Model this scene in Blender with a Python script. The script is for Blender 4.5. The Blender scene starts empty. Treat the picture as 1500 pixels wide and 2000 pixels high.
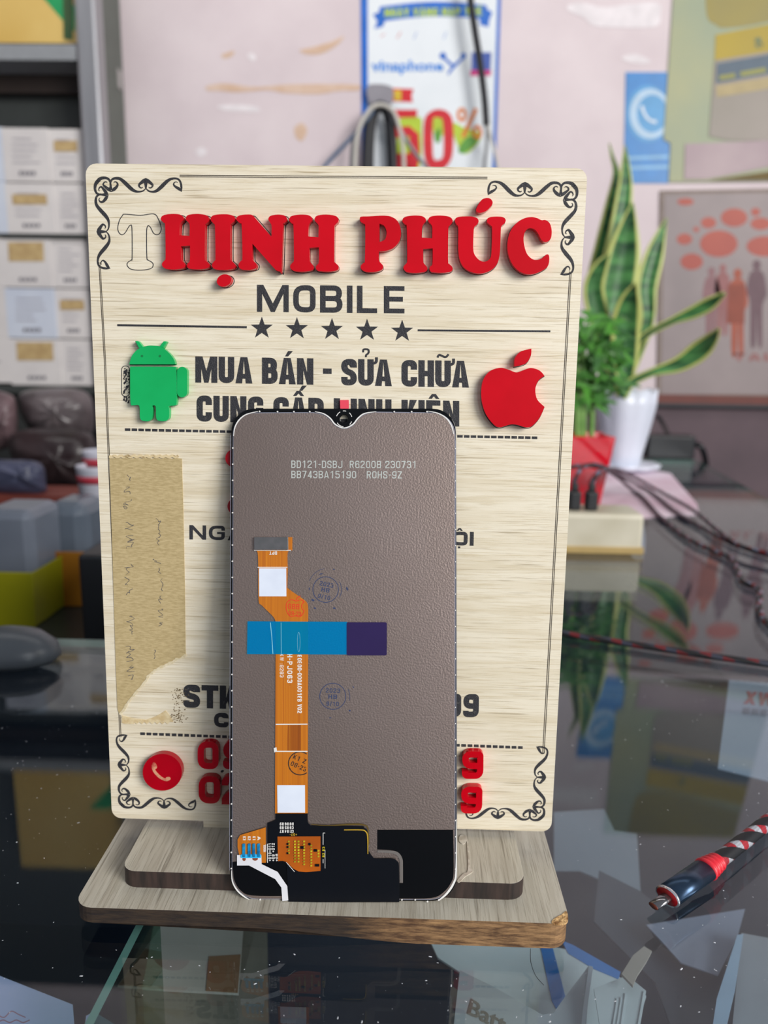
import bpy, math, random
from mathutils import Vector, Matrix
from mathutils.geometry import tessellate_polygon
random.seed(7)
sc = bpy.context.scene
COL = sc.collection
# ------------------------------------------------------------------ camera
FPX = 1500.0
Yc = Vector((44, 310, 1500)).normalized()
Zc = Vector((115, 7250, -1500)); Zc = (Zc - Zc.dot(Yc) * Yc).normalized()
Xc = -Yc.cross(Zc)
if Xc.x < 0: Xc = -Xc
CAM = Vector((0, 0, 0.18171))
def ray(px, py):
    c = Vector(((px - 750) / FPX, -(py - 1000) / FPX, 1.0))
    return Vector((Xc.dot(c), Yc.dot(c), Zc.dot(c)))
right = Vector((Xc.x, Yc.x, Zc.x)); up = Vector((Xc.y, Yc.y, Zc.y)); fwd = Vector((Xc.z, Yc.z, Zc.z))
cd = bpy.data.cameras.new('camera'); cam = bpy.data.objects.new('camera', cd); COL.objects.link(cam)
Mc = Matrix((( right.x, up.x, -fwd.x, CAM.x), (right.y, up.y, -fwd.y, CAM.y), (right.z, up.z, -fwd.z, CAM.z), (0, 0, 0, 1)))
cam.matrix_world = Mc
cd.sensor_fit = 'VERTICAL'; cd.sensor_height = 36; cd.sensor_width = 27; cd.lens = 27.0
cd.clip_start = 0.01; cd.clip_end = 60
cd.dof.use_dof = True; cd.dof.focus_distance = 0.247; cd.dof.aperture_fstop = 27.0 / 2.5
sc.camera = cam
sc.view_settings.view_transform = 'Standard'
sc.view_settings.look = 'None'; sc.view_settings.exposure = 0.0; sc.view_settings.gamma = 1.0
sc.view_settings.use_curve_mapping = False
try:
    sc.cycles.use_denoising = True
    sc.cycles.max_bounces = 8; sc.cycles.transparent_max_bounces = 16
    sc.cycles.caustics_reflective = False; sc.cycles.caustics_refractive = False
    sc.cycles.sample_clamp_indirect = 6
except Exception: pass
# ------------------------------------------------------------------ light
w = bpy.data.worlds.new('world'); sc.world = w; w.use_nodes = True
bg = w.node_tree.nodes['Background']; bg.inputs[0].default_value = (0.80, 0.88, 1.0, 1); bg.inputs[1].default_value = 0.34
def area(name, loc, target, sx, sy, power, col):
    l = bpy.data.lights.new(name, 'AREA'); l.shape = 'RECTANGLE'; l.size = sx; l.size_y = sy; l.energy = power; l.color = col
    o = bpy.data.objects.new(name, l); COL.objects.link(o); o.location = loc
    o.rotation_euler = (Vector(target) - Vector(loc)).to_track_quat('-Z', 'Y').to_euler(); return o
area('daylight_from_shop_front', (2.0, -1.5, 1.25), (0, 0.6, 0.1), 1.3, 1.3, 104, (1.0, 0.97, 0.93))
area('added_sheen_light', (0.95, -1.75, 0.62), (0.02, 0.24, 0.13), 0.5, 0.9, 8, (0.95, 0.97, 1.0))  # added soft area light for a sheen on the metal back
area('added_wall_fill', (-0.3, 0.75, 1.46), (-0.1, 1.75, 0.55), 2.2, 0.12, 9, (1.0, 0.98, 0.97))  # unseen area light added to brighten the back wall
# ------------------------------------------------------------------ materials
def lin(c):
    if isinstance(c, str):
        c = [int(c[i:i + 2], 16) / 255 for i in (0, 2, 4)]
    return tuple(((x / 12.92) if x <= 0.04045 else ((x + 0.055) / 1.055) ** 2.4) for x in c) + (1,)
MATS = {}
def mat(name, col, rough=0.5, metal=0.0, col2=None, scale=40, stretch=(1, 1, 1), detail=4, contrast=(0.35, 0.65), bump=0, bscale=200, coat=0, spec=0.5, emit=0):
    if name in MATS: return MATS[name]
    m = bpy.data.materials.new(name); m.use_nodes = True; nt = m.node_tree; N = nt.nodes; L = nt.links
    b = N['Principled BSDF']
    b.inputs['Roughness'].default_value = rough; b.inputs['Metallic'].default_value = metal
    b.inputs['Specular IOR Level'].default_value = spec
    if coat: b.inputs['Coat Weight'].default_value = coat; b.inputs['Coat Roughness'].default_value = 0.05
    tc = N.new('ShaderNodeTexCoord'); mp = N.new('ShaderNodeMapping'); mp.inputs['Scale'].default_value = stretch
    L.new(tc.outputs['Object'], mp.inputs[0])
    nz = N.new('ShaderNodeTexNoise'); nz.inputs['Scale'].default_value = scale; nz.inputs['Detail'].default_value = detail
    L.new(mp.outputs[0], nz.inputs['Vector'])
    cr = N.new('ShaderNodeValToRGB'); cr.color_ramp.elements[0].position = contrast[0]; cr.color_ramp.elements[1].position = contrast[1]
    c1 = lin(col); c2 = lin(col2) if col2 else tuple(x * 0.88 for x in c1[:3]) + (1,)
    cr.color_ramp.elements[0].color = c2; cr.color_ramp.elements[1].color = c1
    L.new(nz.outputs[0], cr.inputs[0]); L.new(cr.outputs[0], b.inputs['Base Color'])
    if bump:
        n2 = N.new('ShaderNodeTexNoise'); n2.inputs['Scale'].default_value = bscale; n2.inputs['Detail'].default_value = 2
        L.new(tc.outputs['Object'], n2.inputs['Vector'])
        bp = N.new('ShaderNodeBump'); bp.inputs['Strength'].default_value = bump; bp.inputs['Distance'].default_value = 0.001
        L.new(n2.outputs[0], bp.inputs['Height']); L.new(bp.outputs[0], b.inputs['Normal'])
    MATS[name] = m; return m
def wood(name, light, mid, pore, along='x', rough=0.45):
    m = bpy.data.materials.new(name); m.use_nodes = True; nt = m.node_tree; N = nt.nodes; L = nt.links; b = N['Principled BSDF']
    tc = N.new('ShaderNodeTexCoord')
    def noise(sc_, s, det=5, rgh=0.6, dist=0.0):
        mp = N.new('ShaderNodeMapping'); mp.inputs['Scale'].default_value = s if along == 'x' else (s[1], s[0], s[2])
        L.new(tc.outputs['Object'], mp.inputs[0])
        nz = N.new('ShaderNodeTexNoise'); nz.inputs['Scale'].default_value = sc_; nz.inputs['Detail'].default_value = det
        nz.inputs['Roughness'].default_value = rgh; nz.inputs['Distortion'].default_value = dist
        L.new(mp.outputs[0], nz.inputs['Vector']); return nz
    def ramp(src, p0, p1, c0, c1):
        r = N.new('ShaderNodeValToRGB'); r.color_ramp.elements[0].position = p0; r.color_ramp.elements[1].position = p1
        r.color_ramp.elements[0].color = c0; r.color_ramp.elements[1].color = c1; L.new(src.outputs[0], r.inputs[0]); return r
    def mix(f, a, bb):
        x = N.new('ShaderNodeMix'); x.data_type = 'RGBA'; L.new(f.outputs[0], x.inputs[0])
        for s_, i in ((a, 6), (bb, 7)):
            if isinstance(s_, tuple): x.inputs[i].default_value = s_
            else: L.new(s_, x.inputs[i])
        return x.outputs[2]
    big = ramp(noise(10, (1.6, 26, 1), 4, 0.6, 0.4), 0.42, 0.70, (0, 0, 0, 1), (.6, .6, .6, 1))
    c = mix(big, lin(light), lin(mid))
    fine = ramp(noise(40, (1.3, 42, 1), 5, 0.7), 0.50, 0.66, (0, 0, 0, 1), (0.75, 0.75, 0.75, 1))
    c = mix(fine, c, lin(mid))
    pr = ramp(noise(26, (1.5, 60, 1), 3, 0.5, .2), 0.60, 0.70, (0, 0, 0, 1), (0.6, 0.6, 0.6, 1))
    c = mix(pr, c, lin(pore))
    L.new(c, b.inputs['Base Color']); b.inputs['Roughness'].default_value = rough
    bp = N.new('ShaderNodeBump'); bp.inputs['Strength'].default_value = 0.25; bp.inputs['Distance'].default_value = 0.0003
    L.new(fine.outputs[0], bp.inputs['Height']); L.new(bp.outputs[0], b.inputs['Normal'])
    return m
def glass_mat(name, tint, ior=1.5, rough=0.0):
    m = bpy.data.materials.new(name); m.use_nodes = True; nt = m.node_tree; N = nt.nodes; L = nt.links
    N.remove(N['Principled BSDF']); out = N['Material Output']
    t = N.new('ShaderNodeBsdfTransparent'); t.inputs[0].default_value = lin(tint)
    g = N.new('ShaderNodeBsdfGlossy'); g.inputs['Roughness'].default_value = rough; g.inputs[0].default_value = (1, 1, 1, 1)
    ge = N.new('ShaderNodeNewGeometry'); dt = N.new('ShaderNodeVectorMath'); dt.operation = 'DOT_PRODUCT'
    L.new(ge.outputs['Incoming'], dt.inputs[0]); L.new(ge.outputs['Normal'], dt.inputs[1])
    def ma(op, a, b_):
        n = N.new('ShaderNodeMath'); n.operation = op
        for i, v in enumerate((a, b_)):
            if v is None: continue
            if isinstance(v, (int, float)): n.inputs[i].default_value = v
            else: L.new(v, n.inputs[i])
        return n.outputs[0]
    f0 = ((ior - 1) / (ior + 1)) ** 2
    fr_ = ma('ADD', ma('MULTIPLY', ma('POWER', ma('SUBTRACT', 1.0, ma('ABSOLUTE', dt.outputs['Value'], None)), 5.0), 1 - f0), f0)
    x = N.new('ShaderNodeMixShader'); L.new(fr_, x.inputs[0]); L.new(t.outputs[0], x.inputs[1]); L.new(g.outputs[0], x.inputs[2])
    L.new(x.outputs[0], out.inputs[0]); return m
def film_mat(name, tint, body, frac, rough=0.12):
    m = bpy.data.materials.new(name); m.use_nodes = True; nt = m.node_tree; N = nt.nodes; L = nt.links
    b = N['Principled BSDF']; b.inputs['Base Color'].default_value = lin(body); b.inputs['Roughness'].default_value = rough
    out = N['Material Output']; t = N.new('ShaderNodeBsdfTransparent'); t.inputs[0].default_value = lin(tint)
    x = N.new('ShaderNodeMixShader'); x.inputs[0].default_value = frac
    L.new(t.outputs[0], x.inputs[1]); L.new(b.outputs[0], x.inputs[2]); L.new(x.outputs[0], out.inputs[0]); return m
# ------------------------------------------------------------------ object helpers
WM = {}
def empty(name, loc, label=None, cat=None, group=None, kind=None):
    o = bpy.data.objects.new(name, None); COL.objects.link(o); o.empty_display_size = 0.02
    o.matrix_world = Matrix.Translation(loc); WM[o.name] = Matrix.Translation(loc); tag(o, label, cat, group, kind); return o
def tag(o, label=None, cat=None, group=None, kind=None):
    if label: o['label'] = label
    if cat: o['category'] = cat
    if group: o['group'] = group
    if kind: o['kind'] = kind
    return o
class Frame:
    def __init__(s, O, U, V):
        s.O = Vector(O); s.U = Vector(U).normalized(); V = Vector(V); s.V = (V - V.dot(s.U) * s.U).normalized(); s.N = s.U.cross(s.V)
        s.M = Matrix(((s.U.x, s.V.x, s.N.x, s.O.x), (s.U.y, s.V.y, s.N.y, s.O.y), (s.U.z, s.V.z, s.N.z, s.O.z), (0, 0, 0, 1)))
    def px(s, x, y, w=0.0):
        r = ray(x, y); o = s.O + s.N * w; t = (o - CAM).dot(s.N) / r.dot(s.N); p = CAM + r * t - s.O
        return Vector((p.dot(s.U), p.dot(s.V), w))
ID = Frame((0, 0, 0), (1, 0, 0), (0, 1, 0))
def obj(name, verts, faces, mats, parent=None, frame=ID, smooth=False, midx=None, uvs=None, bevel=0, seg=2):
    me = bpy.data.meshes.new(name); me.from_pydata([tuple(v) for v in verts], [], faces); me.validate()
    if not isinstance(mats, (list, tuple)): mats = [mats]
    for m in mats: me.materials.append(m)
    if midx and len(midx) == len(me.polygons):
        for p, i in zip(me.polygons, midx): p.material_index = i
    if smooth:
        for p in me.polygons: p.use_smooth = True
    if uvs:
        ul = me.uv_layers.new(name='UVMap')
        for l in me.loops: ul.data[l.index].uv = uvs[l.vertex_index]
    o = bpy.data.objects.new(name, me); COL.objects.link(o)
    if parent is not None:
        o.parent = parent; lm = WM[parent.name].inverted() @ frame.M; o.matrix_local = lm
    else: o.matrix_world = frame.M
    WM[o.name] = frame.M.copy()
    if bevel:
        md = o.modifiers.new('bevel', 'BEVEL'); md.width = bevel; md.segments = seg; md.limit_method = 'ANGLE'; md.angle_limit = math.radians(35)
    return o
def cat_rom(pts, closed=True, n=6):
    """pts (x,y[,...]); entries whose last item is 'c' are corners"""
    P = [tuple(q for q in p if q != 'c') for p in pts]; C = ['c' in p for p in pts]; out = []; k = len(P); R = range(k if closed else k - 1)
    for i in R:
        p0 = P[(i - 1) % k] if (closed or i > 0) else P[i]; p1 = P[i]; p2 = P[(i + 1) % k]; p3 = P[(i + 2) % k] if (closed or i + 2 < k) else p2
        if C[i]: p0 = p1
        if C[(i + 1) % k]: p3 = p2
        if C[i] and C[(i + 1) % k]: out.append(p1); continue
        for j in range(n):
            t = j / n
            out.append(tuple(0.5 * ((2 * b) + (-a + c) * t + (2 * a - 5 * b + 4 * c - d) * t * t + (-a + 3 * b - 3 * c + d) * t ** 3) for a, b, c, d in zip(p0, p1, p2, p3)))
    if not closed: out.append(P[-1])
    return out
def prism(loops, z0, z1):
    """loops: list of lists of 2D pts (outer first). returns verts, faces, isside"""
    V = []; F = []; side = []; tl = [[Vector((p[0], p[1], 0)) for p in l] for l in loops]
    flat = [p for l in tl for p in l]; n = len(flat)
    V = [(p.x, p.y, z1) for p in flat] + [(p.x, p.y, z0) for p in flat]
    for t in tessellate_polygon(tl):
        a, b, c = t; area2 = (flat[b] - flat[a]).cross(flat[c] - flat[a]).z
        if abs(area2) < 1e-16: continue
        if area2 < 0: t = (a, c, b)
        F.append(tuple(t)); side.append(0); F.append((t[2] + n, t[1] + n, t[0] + n)); side.append(0)
    s = 0
    for li, l in enumerate(tl):
        k = len(l); ar = sum(l[i].x * l[(i + 1) % k].y - l[(i + 1) % k].x * l[i].y for i in range(k))
        ccw = ar > 0
        if li > 0: ccw = not ccw
        for i in range(k):
            a = s + i; b = s + (i + 1) % k
            F.append((a, a + n, b + n, b) if ccw else (a, b, b + n, a + n)); side.append(1)
        s += k
    return V, F, side
def plate(name, loops, frame, w, thick, mats, parent=None, bevel=0, px=True, mapw=None):
    """flat shape given as pixel loops (or local if px False) lying on frame, from w to w+thick"""
    if loops and not isinstance(loops[0][0], (tuple, list)): loops = [loops]
    L = [[(frame.px(p[0], p[1], w + thick if mapw is None else mapw)[:2] if px else (p[0], p[1])) for p in l] for l in loops]
    V, F, S = prism(L, w, w + thick)
    return obj(name, V, F, mats, parent, frame, midx=S if isinstance(mats, (list, tuple)) and len(mats) > 1 else None, bevel=bevel)
def multi(name, shapes, frame, w, thick, mats, parent=None, px=True, bevel=0):
    """several flat shapes in one mesh; each shape is list of loops"""
    V = []; F = []; S = []
    for si, loops in enumerate(shapes):
        if not isinstance(loops[0][0], (tuple, list)): loops = [loops]
        L = [[(frame.px(p[0], p[1], w + thick)[:2] if px else (p[0], p[1])) for p in l] for l in loops]
        v, f, s = prism(L, w, w + thick + (si % 4) * 4e-6); k = len(V); V += v; F += [tuple(i + k for i in q) for q in f]; S += s
    return obj(name, V, F, mats, parent, frame, midx=S if isinstance(mats, (list, tuple)) and len(mats) > 1 else None, bevel=bevel)
def rrect(x0, y0, x1, y1, r, n=5):
    out = []
    for cx, cy, a0 in ((x1 - r, y0 + r, -90), (x1 - r, y1 - r, 0), (x0 + r, y1 - r, 90), (x0 + r, y0 + r, 180)):
        for i in range(n + 1):
            a = math.radians(a0 + 90 * i / n); out.append((cx + r * math.cos(a), cy + r * math.sin(a)))
    return out
def ell(cx, cy, rx, ry=None, n=28, rot=0):
    ry = ry or rx; c, s = math.cos(rot), math.sin(rot)
    return [(cx + rx * math.cos(a) * c - ry * math.sin(a) * s, cy + rx * math.cos(a) * s + ry * math.sin(a) * c) for a in (2 * math.pi * i / n for i in range(n))]
def ribbon(path, t=None, closed=False):
    """2D ribbon polygons (list of quads) for a path of (x,y[,w])"""
    n = len(path); q = []; Ls = []; Rs = []
    for i in range(n):
        a = path[(i - 1) % n] if (closed or i > 0) else path[i]; b = path[(i + 1) % n] if (closed or i < n - 1) else path[i]
        p = path[i]; d1 = Vector((p[0] - a[0], p[1] - a[1])); d2 = Vector((b[0] - p[0], b[1] - p[1]))
        if d1.length < 1e-12: d1 = d2
        if d2.length < 1e-12: d2 = d1
        d1 = d1.normalized(); d2 = d2.normalized(); d = (d1 + d2)
        d = d.normalized() if d.length > 1e-6 else d1
        m = 1 / max(0.5, d.dot(d1)); h = (p[2] if t is None else t) / 2 * m; nn = Vector((-d.y, d.x)) * h
        Ls.append((p[0] + nn.x, p[1] + nn.y)); Rs.append((p[0] - nn.x, p[1] - nn.y))
    for i in range(n if closed else n - 1):
        j = (i + 1) % n; q.append([[Ls[i], Ls[j], Rs[j], Rs[i]]])
    return q
def ribloops(path, t=None, closed=False):
    """ribbon as one polygon"""
    n = len(path); Ls = []; Rs = []
    for qd in ribbon(path, t, closed):
        l = qd[0]; Ls.append(l[0]); Rs.append(l[3]); e = (l[1], l[2])
    if not closed: Ls.append(e[0]); Rs.append(e[1]); return [Ls + Rs[::-1]]
    return [Ls, Rs]
def box(name, x0, x1, y0, y1, z0, z1, m, parent=None, bevel=0, frame=ID):
    V = [(x0, y0, z0), (x1, y0, z0), (x1, y1, z0), (x0, y1, z0), (x0, y0, z1), (x1, y0, z1), (x1, y1, z1), (x0, y1, z1)]
    F = [(3, 2, 1, 0), (4, 5, 6, 7), (0, 1, 5, 4), (1, 2, 6, 5), (2, 3, 7, 6), (3, 0, 4, 7)]
    return obj(name, V, F, m, parent, frame, bevel=bevel)
def tube(name, pts, r, m, parent=None, n=6, seg=12, flat=1.0, cap=True, smooth=True, up_hint=None, v0=0):
    """pts list of Vector or (Vector, radius)"""
    P = [tuple(p[0]) + (p[1],) if isinstance(p, tuple) and isinstance(p[0], Vector) else tuple(p) + (r,) for p in pts]
    P = cat_rom(P, False, n) if n > 1 else P
    V = []; F = []; UV = []; L = 0; T = None; B = None
    for i, p in enumerate(P):
        a = Vector(P[max(0, i - 1)][:3]); b = Vector(P[min(len(P) - 1, i + 1)][:3]); d = (b - a).normalized()
        if i: L += (Vector(p[:3]) - Vector(P[i - 1][:3])).length
        if T is None:
            T = (Vector(up_hint) if up_hint else (Vector((0, 0, 1)) if abs(d.z) < 0.9 else Vector((1, 0, 0))))
        T = (T - T.dot(d) * d).normalized(); B = d.cross(T)
        for k in range(seg + 1):
            an = 2 * math.pi * k / seg
            V.append(Vector(p[:3]) + B * (math.cos(an) * p[3]) + T * (math.sin(an) * p[3] * flat)); UV.append((k / seg, (L + v0) * 100))
    s = seg + 1
    for i in range(len(P) - 1):
        for k in range(seg): F.append((i * s + k, i * s + k + 1, (i + 1) * s + k + 1, (i + 1) * s + k))
    if cap: F.append(tuple(range(seg))[::-1]); F.append(tuple((len(P) - 1) * s + k for k in range(seg)))
    return obj(name, V, F, m, parent, smooth=smooth, uvs=UV)
def lathe(name, prof, c, m, parent=None, n=32, sx=1, sy=1, fn=None, frame=ID):
    V = []; F = []
    for (r, z) in prof:
        for k in range(n):
            a = 2 * math.pi * k / n; q = fn(a, r, z) if fn else (r, z); V.append((c[0] + q[0] * math.cos(a) * sx, c[1] + q[0] * math.sin(a) * sy, c[2] + q[1]))
    for i in range(len(prof) - 1):
        for k in range(n): F.append((i * n + k, i * n + (k + 1) % n, (i + 1) * n + (k + 1) % n, (i + 1) * n + k))
    F.append(tuple(range(n))[::-1]); F.append(tuple((len(prof) - 1) * n + k for k in range(n)))
    return obj(name, V, F, m, parent, frame, smooth=True)
def onz(px, py, z=0.0):
    r = ray(px, py); return CAM + r * ((z - CAM.z) / r.z)
def ony(px, py, y):
    r = ray(px, py); return CAM + r * (y / r.y)
# ------------------------------------------------------------------ drawn block letters (cap height 1)
def rp(pts, r, n=5, closed=False):
    out = []; k = len(pts)
    for i, p in enumerate(pts):
        if not closed and i in (0, k - 1): out.append(p); continue
        a = Vector(pts[i - 1]); b = Vector(p); c = Vector(pts[(i + 1) % k])
        rr = min(r, (a - b).length * 0.499, (c - b).length * 0.499); s = b + (a - b).normalized() * rr; e = b + (c - b).normalized() * rr
        for j in range(n + 1):
            t = j / n; q = s * (1 - t) ** 2 + b * (1 - (1 - t) ** 2 - t ** 2) + e * t ** 2
            out.append((q.x, q.y))
    return out
ACC = {'À': 'A`', 'Ạ': 'A.', 'Ẻ': 'E?', 'Á': 'A´', 'Ấ': 'A^´', 'Ử': 'U?+', 'Ữ': 'U~+', 'Ệ': 'E^.', 'Ộ': 'O^.', 'Â': 'A^', 'Ê': 'E^'}
def glyph(ch, w, t):
    a = t / 2; r = max(0.02, w / 2 - a) * 1.1; S = []
    rc = lambda x0, y0, x1, y1: [[(x0, y0), (x1, y0), (x1, y1), (x0, y1)]]
    rb = lambda pts, cl=False, rr=None: S.append(ribloops(rp(pts, rr or r, closed=cl), t, cl))
    if ch == 'I': S.append(rc(0, 0, w, 1))
    elif ch == '1': S.append(rc(w / 2, 0, w / 2 + t, 1)); S.append([[(w / 2, 1), (w / 2, 1 - t * 1.1), (w * .1, .75 - t * .4), (w * .1, .75 + t * .2)]])
    elif ch == 'H': S += [rc(0, 0, t, 1), rc(w - t, 0, w, 1), rc(t, .5 - a * .9, w - t, .5 + a * .9)]
    elif ch == 'E': S += [rc(0, 0, t, 1), rc(t, 0, w * .92, t * .9), rc(t, 1 - t * .9, w * .92, 1), rc(t, .52 - a * .9, w * .85, .52 + a * .9)]
    elif ch == 'F': S += [rc(0, 0, t, 1), rc(t, 1 - t * .9, w * .92, 1), rc(t, .52 - a * .9, w * .85, .52 + a * .9)]
    elif ch == 'L': S += [rc(0, 0, t, 1), rc(t, 0, w * .9, t * .9)]
    elif ch == 'T': S += [rc(w / 2 - a, 0, w / 2 + a, 1), rc(0, 1 - t * .9, w, 1)]
    elif ch == '-': S.append(rc(0, .42, w, .42 + t * .9))
    elif ch == ':': S += [rc(0, 0, t, t), rc(0, .5, t, .5 + t)]
    elif ch == '+': S += [rc(0, .45, w, .45 + t), rc(w / 2 - a, .2, w / 2 + a, .8)]
    elif ch == '/': S.append([[(0, 0), (t, 0), (w, 1), (w - t, 1)]])
    elif ch == 'V': S.append([[(0, 1), (t * 1.1, 1), (w / 2, t * 1.1), (w - t * 1.1, 1), (w, 1), (w / 2 + a * .9, 0), (w / 2 - a * .9, 0)]])
    elif ch == 'X': S += [[[(0, 0), (t * 1.15, 0), (w, 1), (w - t * 1.15, 1)]], [[(0, 1), (t * 1.15, 1), (w, 0), (w - t * 1.15, 0)]]]
    elif ch == 'Y': S += [[[(0, 1), (t * 1.1, 1), (w / 2 + a, .4), (w / 2 - a, .4)]], [[(w, 1), (w - t * 1.1, 1), (w / 2 - a, .4), (w / 2 + a, .4)]], rc(w / 2 - a, 0, w / 2 + a, .45)]
    elif ch == 'Z': S += [rc(0, 0, w, t * .9), rc(0, 1 - t * .9, w, 1), [[(0, t * .9), (t * 1.3, t * .9), (w, 1 - t * .9), (w - t * 1.3, 1 - t * .9)]]]
    elif ch == 'W': S += glyph('V', w * .55, t * .9) + [[[(x + w * .45, y) for x, y in l] for l in s] for s in glyph('V', w * .55, t * .9)]
    elif ch == 'A':
        k = t * 1.05; h = min(.9, 1 - t * .35); xi = lambda y: k + (w / 2 - k) * y / h
        S.append([[(0, 0), (w / 2 - a * 1.1, 1), (w / 2 + a * 1.1, 1), (w, 0), (w - k, 0), (w - xi(.18), .18), (xi(.18), .18), (k, 0)],
                  [(xi(.18 + t * .8), .18 + t * .8), (w - xi(.18 + t * .8), .18 + t * .8), (w / 2 + .005, h * .97), (w / 2 - .005, h * .97)]])
    elif ch == 'N':
        dv = min(.5, t * math.hypot(1, w) / w); S.append([[(0, 0), (0, 1), (t, 1), (w - t, dv), (w - t, 1), (w, 1), (w, 0), (w - t, 0), (t, 1 - dv), (t, 0)]])
    elif ch == 'M':
        dm = min(.55, t * math.hypot(1, w / 2) / (w / 2)); e = a * .7
        S.append([[(0, 0), (0, 1), (t * 1.15, 1), (w / 2, dm * .8), (w - 1.15 * t, 1), (w, 1), (w, 0), (w - t * .95, 0), (w - t * .95, 1 - dm * .8), (w / 2 + e, 0), (w / 2 - e, 0), (t * .95, 1 - dm * .8), (t * .95, 0)]])
    elif ch == 'K': S += [rc(0, 0, t, 1), [[(t * .9, .36), (w - t * 1.15, 1), (w, 1), (t * .9, .36 + t * -.9 + .02)]], [[(t * 1.1, .55), (t * 1.7, .78), (w, 0), (w - t * 1.15, 0)]]]
    elif ch == 'C': rb([(w - a, .64), (w - a, 1 - a), (a, 1 - a), (a, a), (w - a, a), (w - a, .36)])
    elif ch == 'G': rb([(w - a, .66), (w - a, 1 - a), (a, 1 - a), (a, a), (w - a, a), (w - a, .5)]); S.append(rc(w * .52, .5 - t * .4, w, .5 + t * .3))
    elif ch == 'U': rb([(a, 1), (a, a), (w - a, a), (w - a, 1)])
    elif ch == 'J': rb([(w - a, 1), (w - a, a), (a, a), (a, .3)])
    elif ch in 'O0': rb([(w - a, .5), (w - a, 1 - a), (a, 1 - a), (a, a), (w - a, a)], True)
    elif ch == 'Q': rb([(w - a, .5), (w - a, 1 - a), (a, 1 - a), (a, a), (w - a, a)], True); S.append([[(w * .5, .2), (w * .7, .3), (w, -.05), (w * .85, -.1)]])
    elif ch == 'D': S.append(rc(0, 0, t, 1)); rb([(a, 1 - a), (w - a, 1 - a), (w - a, a), (a, a)])
    elif ch == 'B': S.append(rc(0, 0, t, 1)); rb([(a, 1 - a), (w - a * 1.2, 1 - a), (w - a * 1.2, .52), (a, .52)]); rb([(a, .52), (w - a, .52), (w - a, a), (a, a)])
    elif ch == 'P': S.append(rc(0, 0, t, 1)); rb([(a, 1 - a), (w - a, 1 - a), (w - a, .45), (a, .45)])
    elif ch == 'R': S.append(rc(0, 0, t, 1)); rb([(a, 1 - a), (w - a, 1 - a), (w - a, .5), (a, .5)]); S.append([[(w * .4, .5), (w * .4 + t, .52), (w, 0), (w - t * 1.1, 0)]])
    elif ch in 'S5':
        if ch == 'S': rb([(w - a, .68), (w - a, 1 - a), (a, 1 - a), (a, .56), (w - a, .44), (w - a, a), (a, a), (a, .32)])
        else: S.append(rc(0, 1 - t * .9, w * .95, 1)); S.append(rc(0, .5, t, 1)); rb([(a, .6), (w - a, .6), (w - a, a), (a, a), (a, .28)])
    elif ch == '2': rb([(a, .68), (a, 1 - a), (w - a, 1 - a), (w - a, .6), (a, .22), (a, 0)], rr=r * .8); S.append(rc(0, 0, w, t * .9))
    elif ch == '3': rb([(a, .72), (a, 1 - a), (w - a, 1 - a), (w - a, .52), (w * .35, .52)]); rb([(w * .35, .52), (w - a, .52), (w - a, a), (a, a), (a, .28)])
    elif ch == '4': S += [rc(w * .62, 0, w * .62 + t, 1), rc(0, .22, w, .22 + t * .85), [[(w * .62 + t, 1), (w * .62 - t * .2, 1), (0, .22), (t * 1.1, .22)]]]
    elif ch == '7': S += [rc(0, 1 - t * .9, w, 1), [[(w, 1 - t * .5), (w - t * 1.2, 1 - t * .5), (w * .2, 0), (w * .2 + t * 1.1, 0)]]]
    elif ch == '8': q = .5 + a * .2; rb([(w - a, .75), (w - a, 1 - a), (a, 1 - a), (a, q), (w - a, q)], True, max(a * 1.05, r * .6)); rb([(w - a, .3), (w - a, q), (a, q), (a, a), (w - a, a)], True, max(a * 1.05, r * .6))
    elif ch == '9': rb([(w - a, .75), (w - a, 1 - a), (a, 1 - a), (a, .36 + a), (w - a, .36 + a)], True); rb([(w - a, .7), (w - a, a), (a * .9, a), (a * .9, .27)], rr=r * .8)
    elif ch == '6': rb([(w - a, .3), (w - a, .64 - a), (a, .64 - a), (a, a), (w - a, a)], True); rb([(w - a, .7), (w - a, 1 - a), (a, 1 - a), (a, .3)])
    elif ch == '%': rb([(w * .4, .8), (w * .4, .98), (a, .98), (a, .55), (w * .4, .55)], True); rb([(w - a, .3), (w - a, .45), (w * .6, .45), (w * .6, .02), (w - a, .02)], True); S.append([[(w * .15, 0), (w * .3, 0), (w * .85, 1), (w * .7, 1)]])
    elif ch == '&': rb([(w - a, 0), (a, .7), (a, 1 - a), (w * .7, 1 - a), (w * .7, .6), (a, .4), (a, a), (w * .7, a), (w, .4)])
    return S
WID = {'M': 1.42, 'I': 0, '-': .55, ' ': .45, 'W': 1.5, 'N': 1.05, 'A': 1.08, ':': 0, '%': 1.5, '/': .7}
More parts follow.
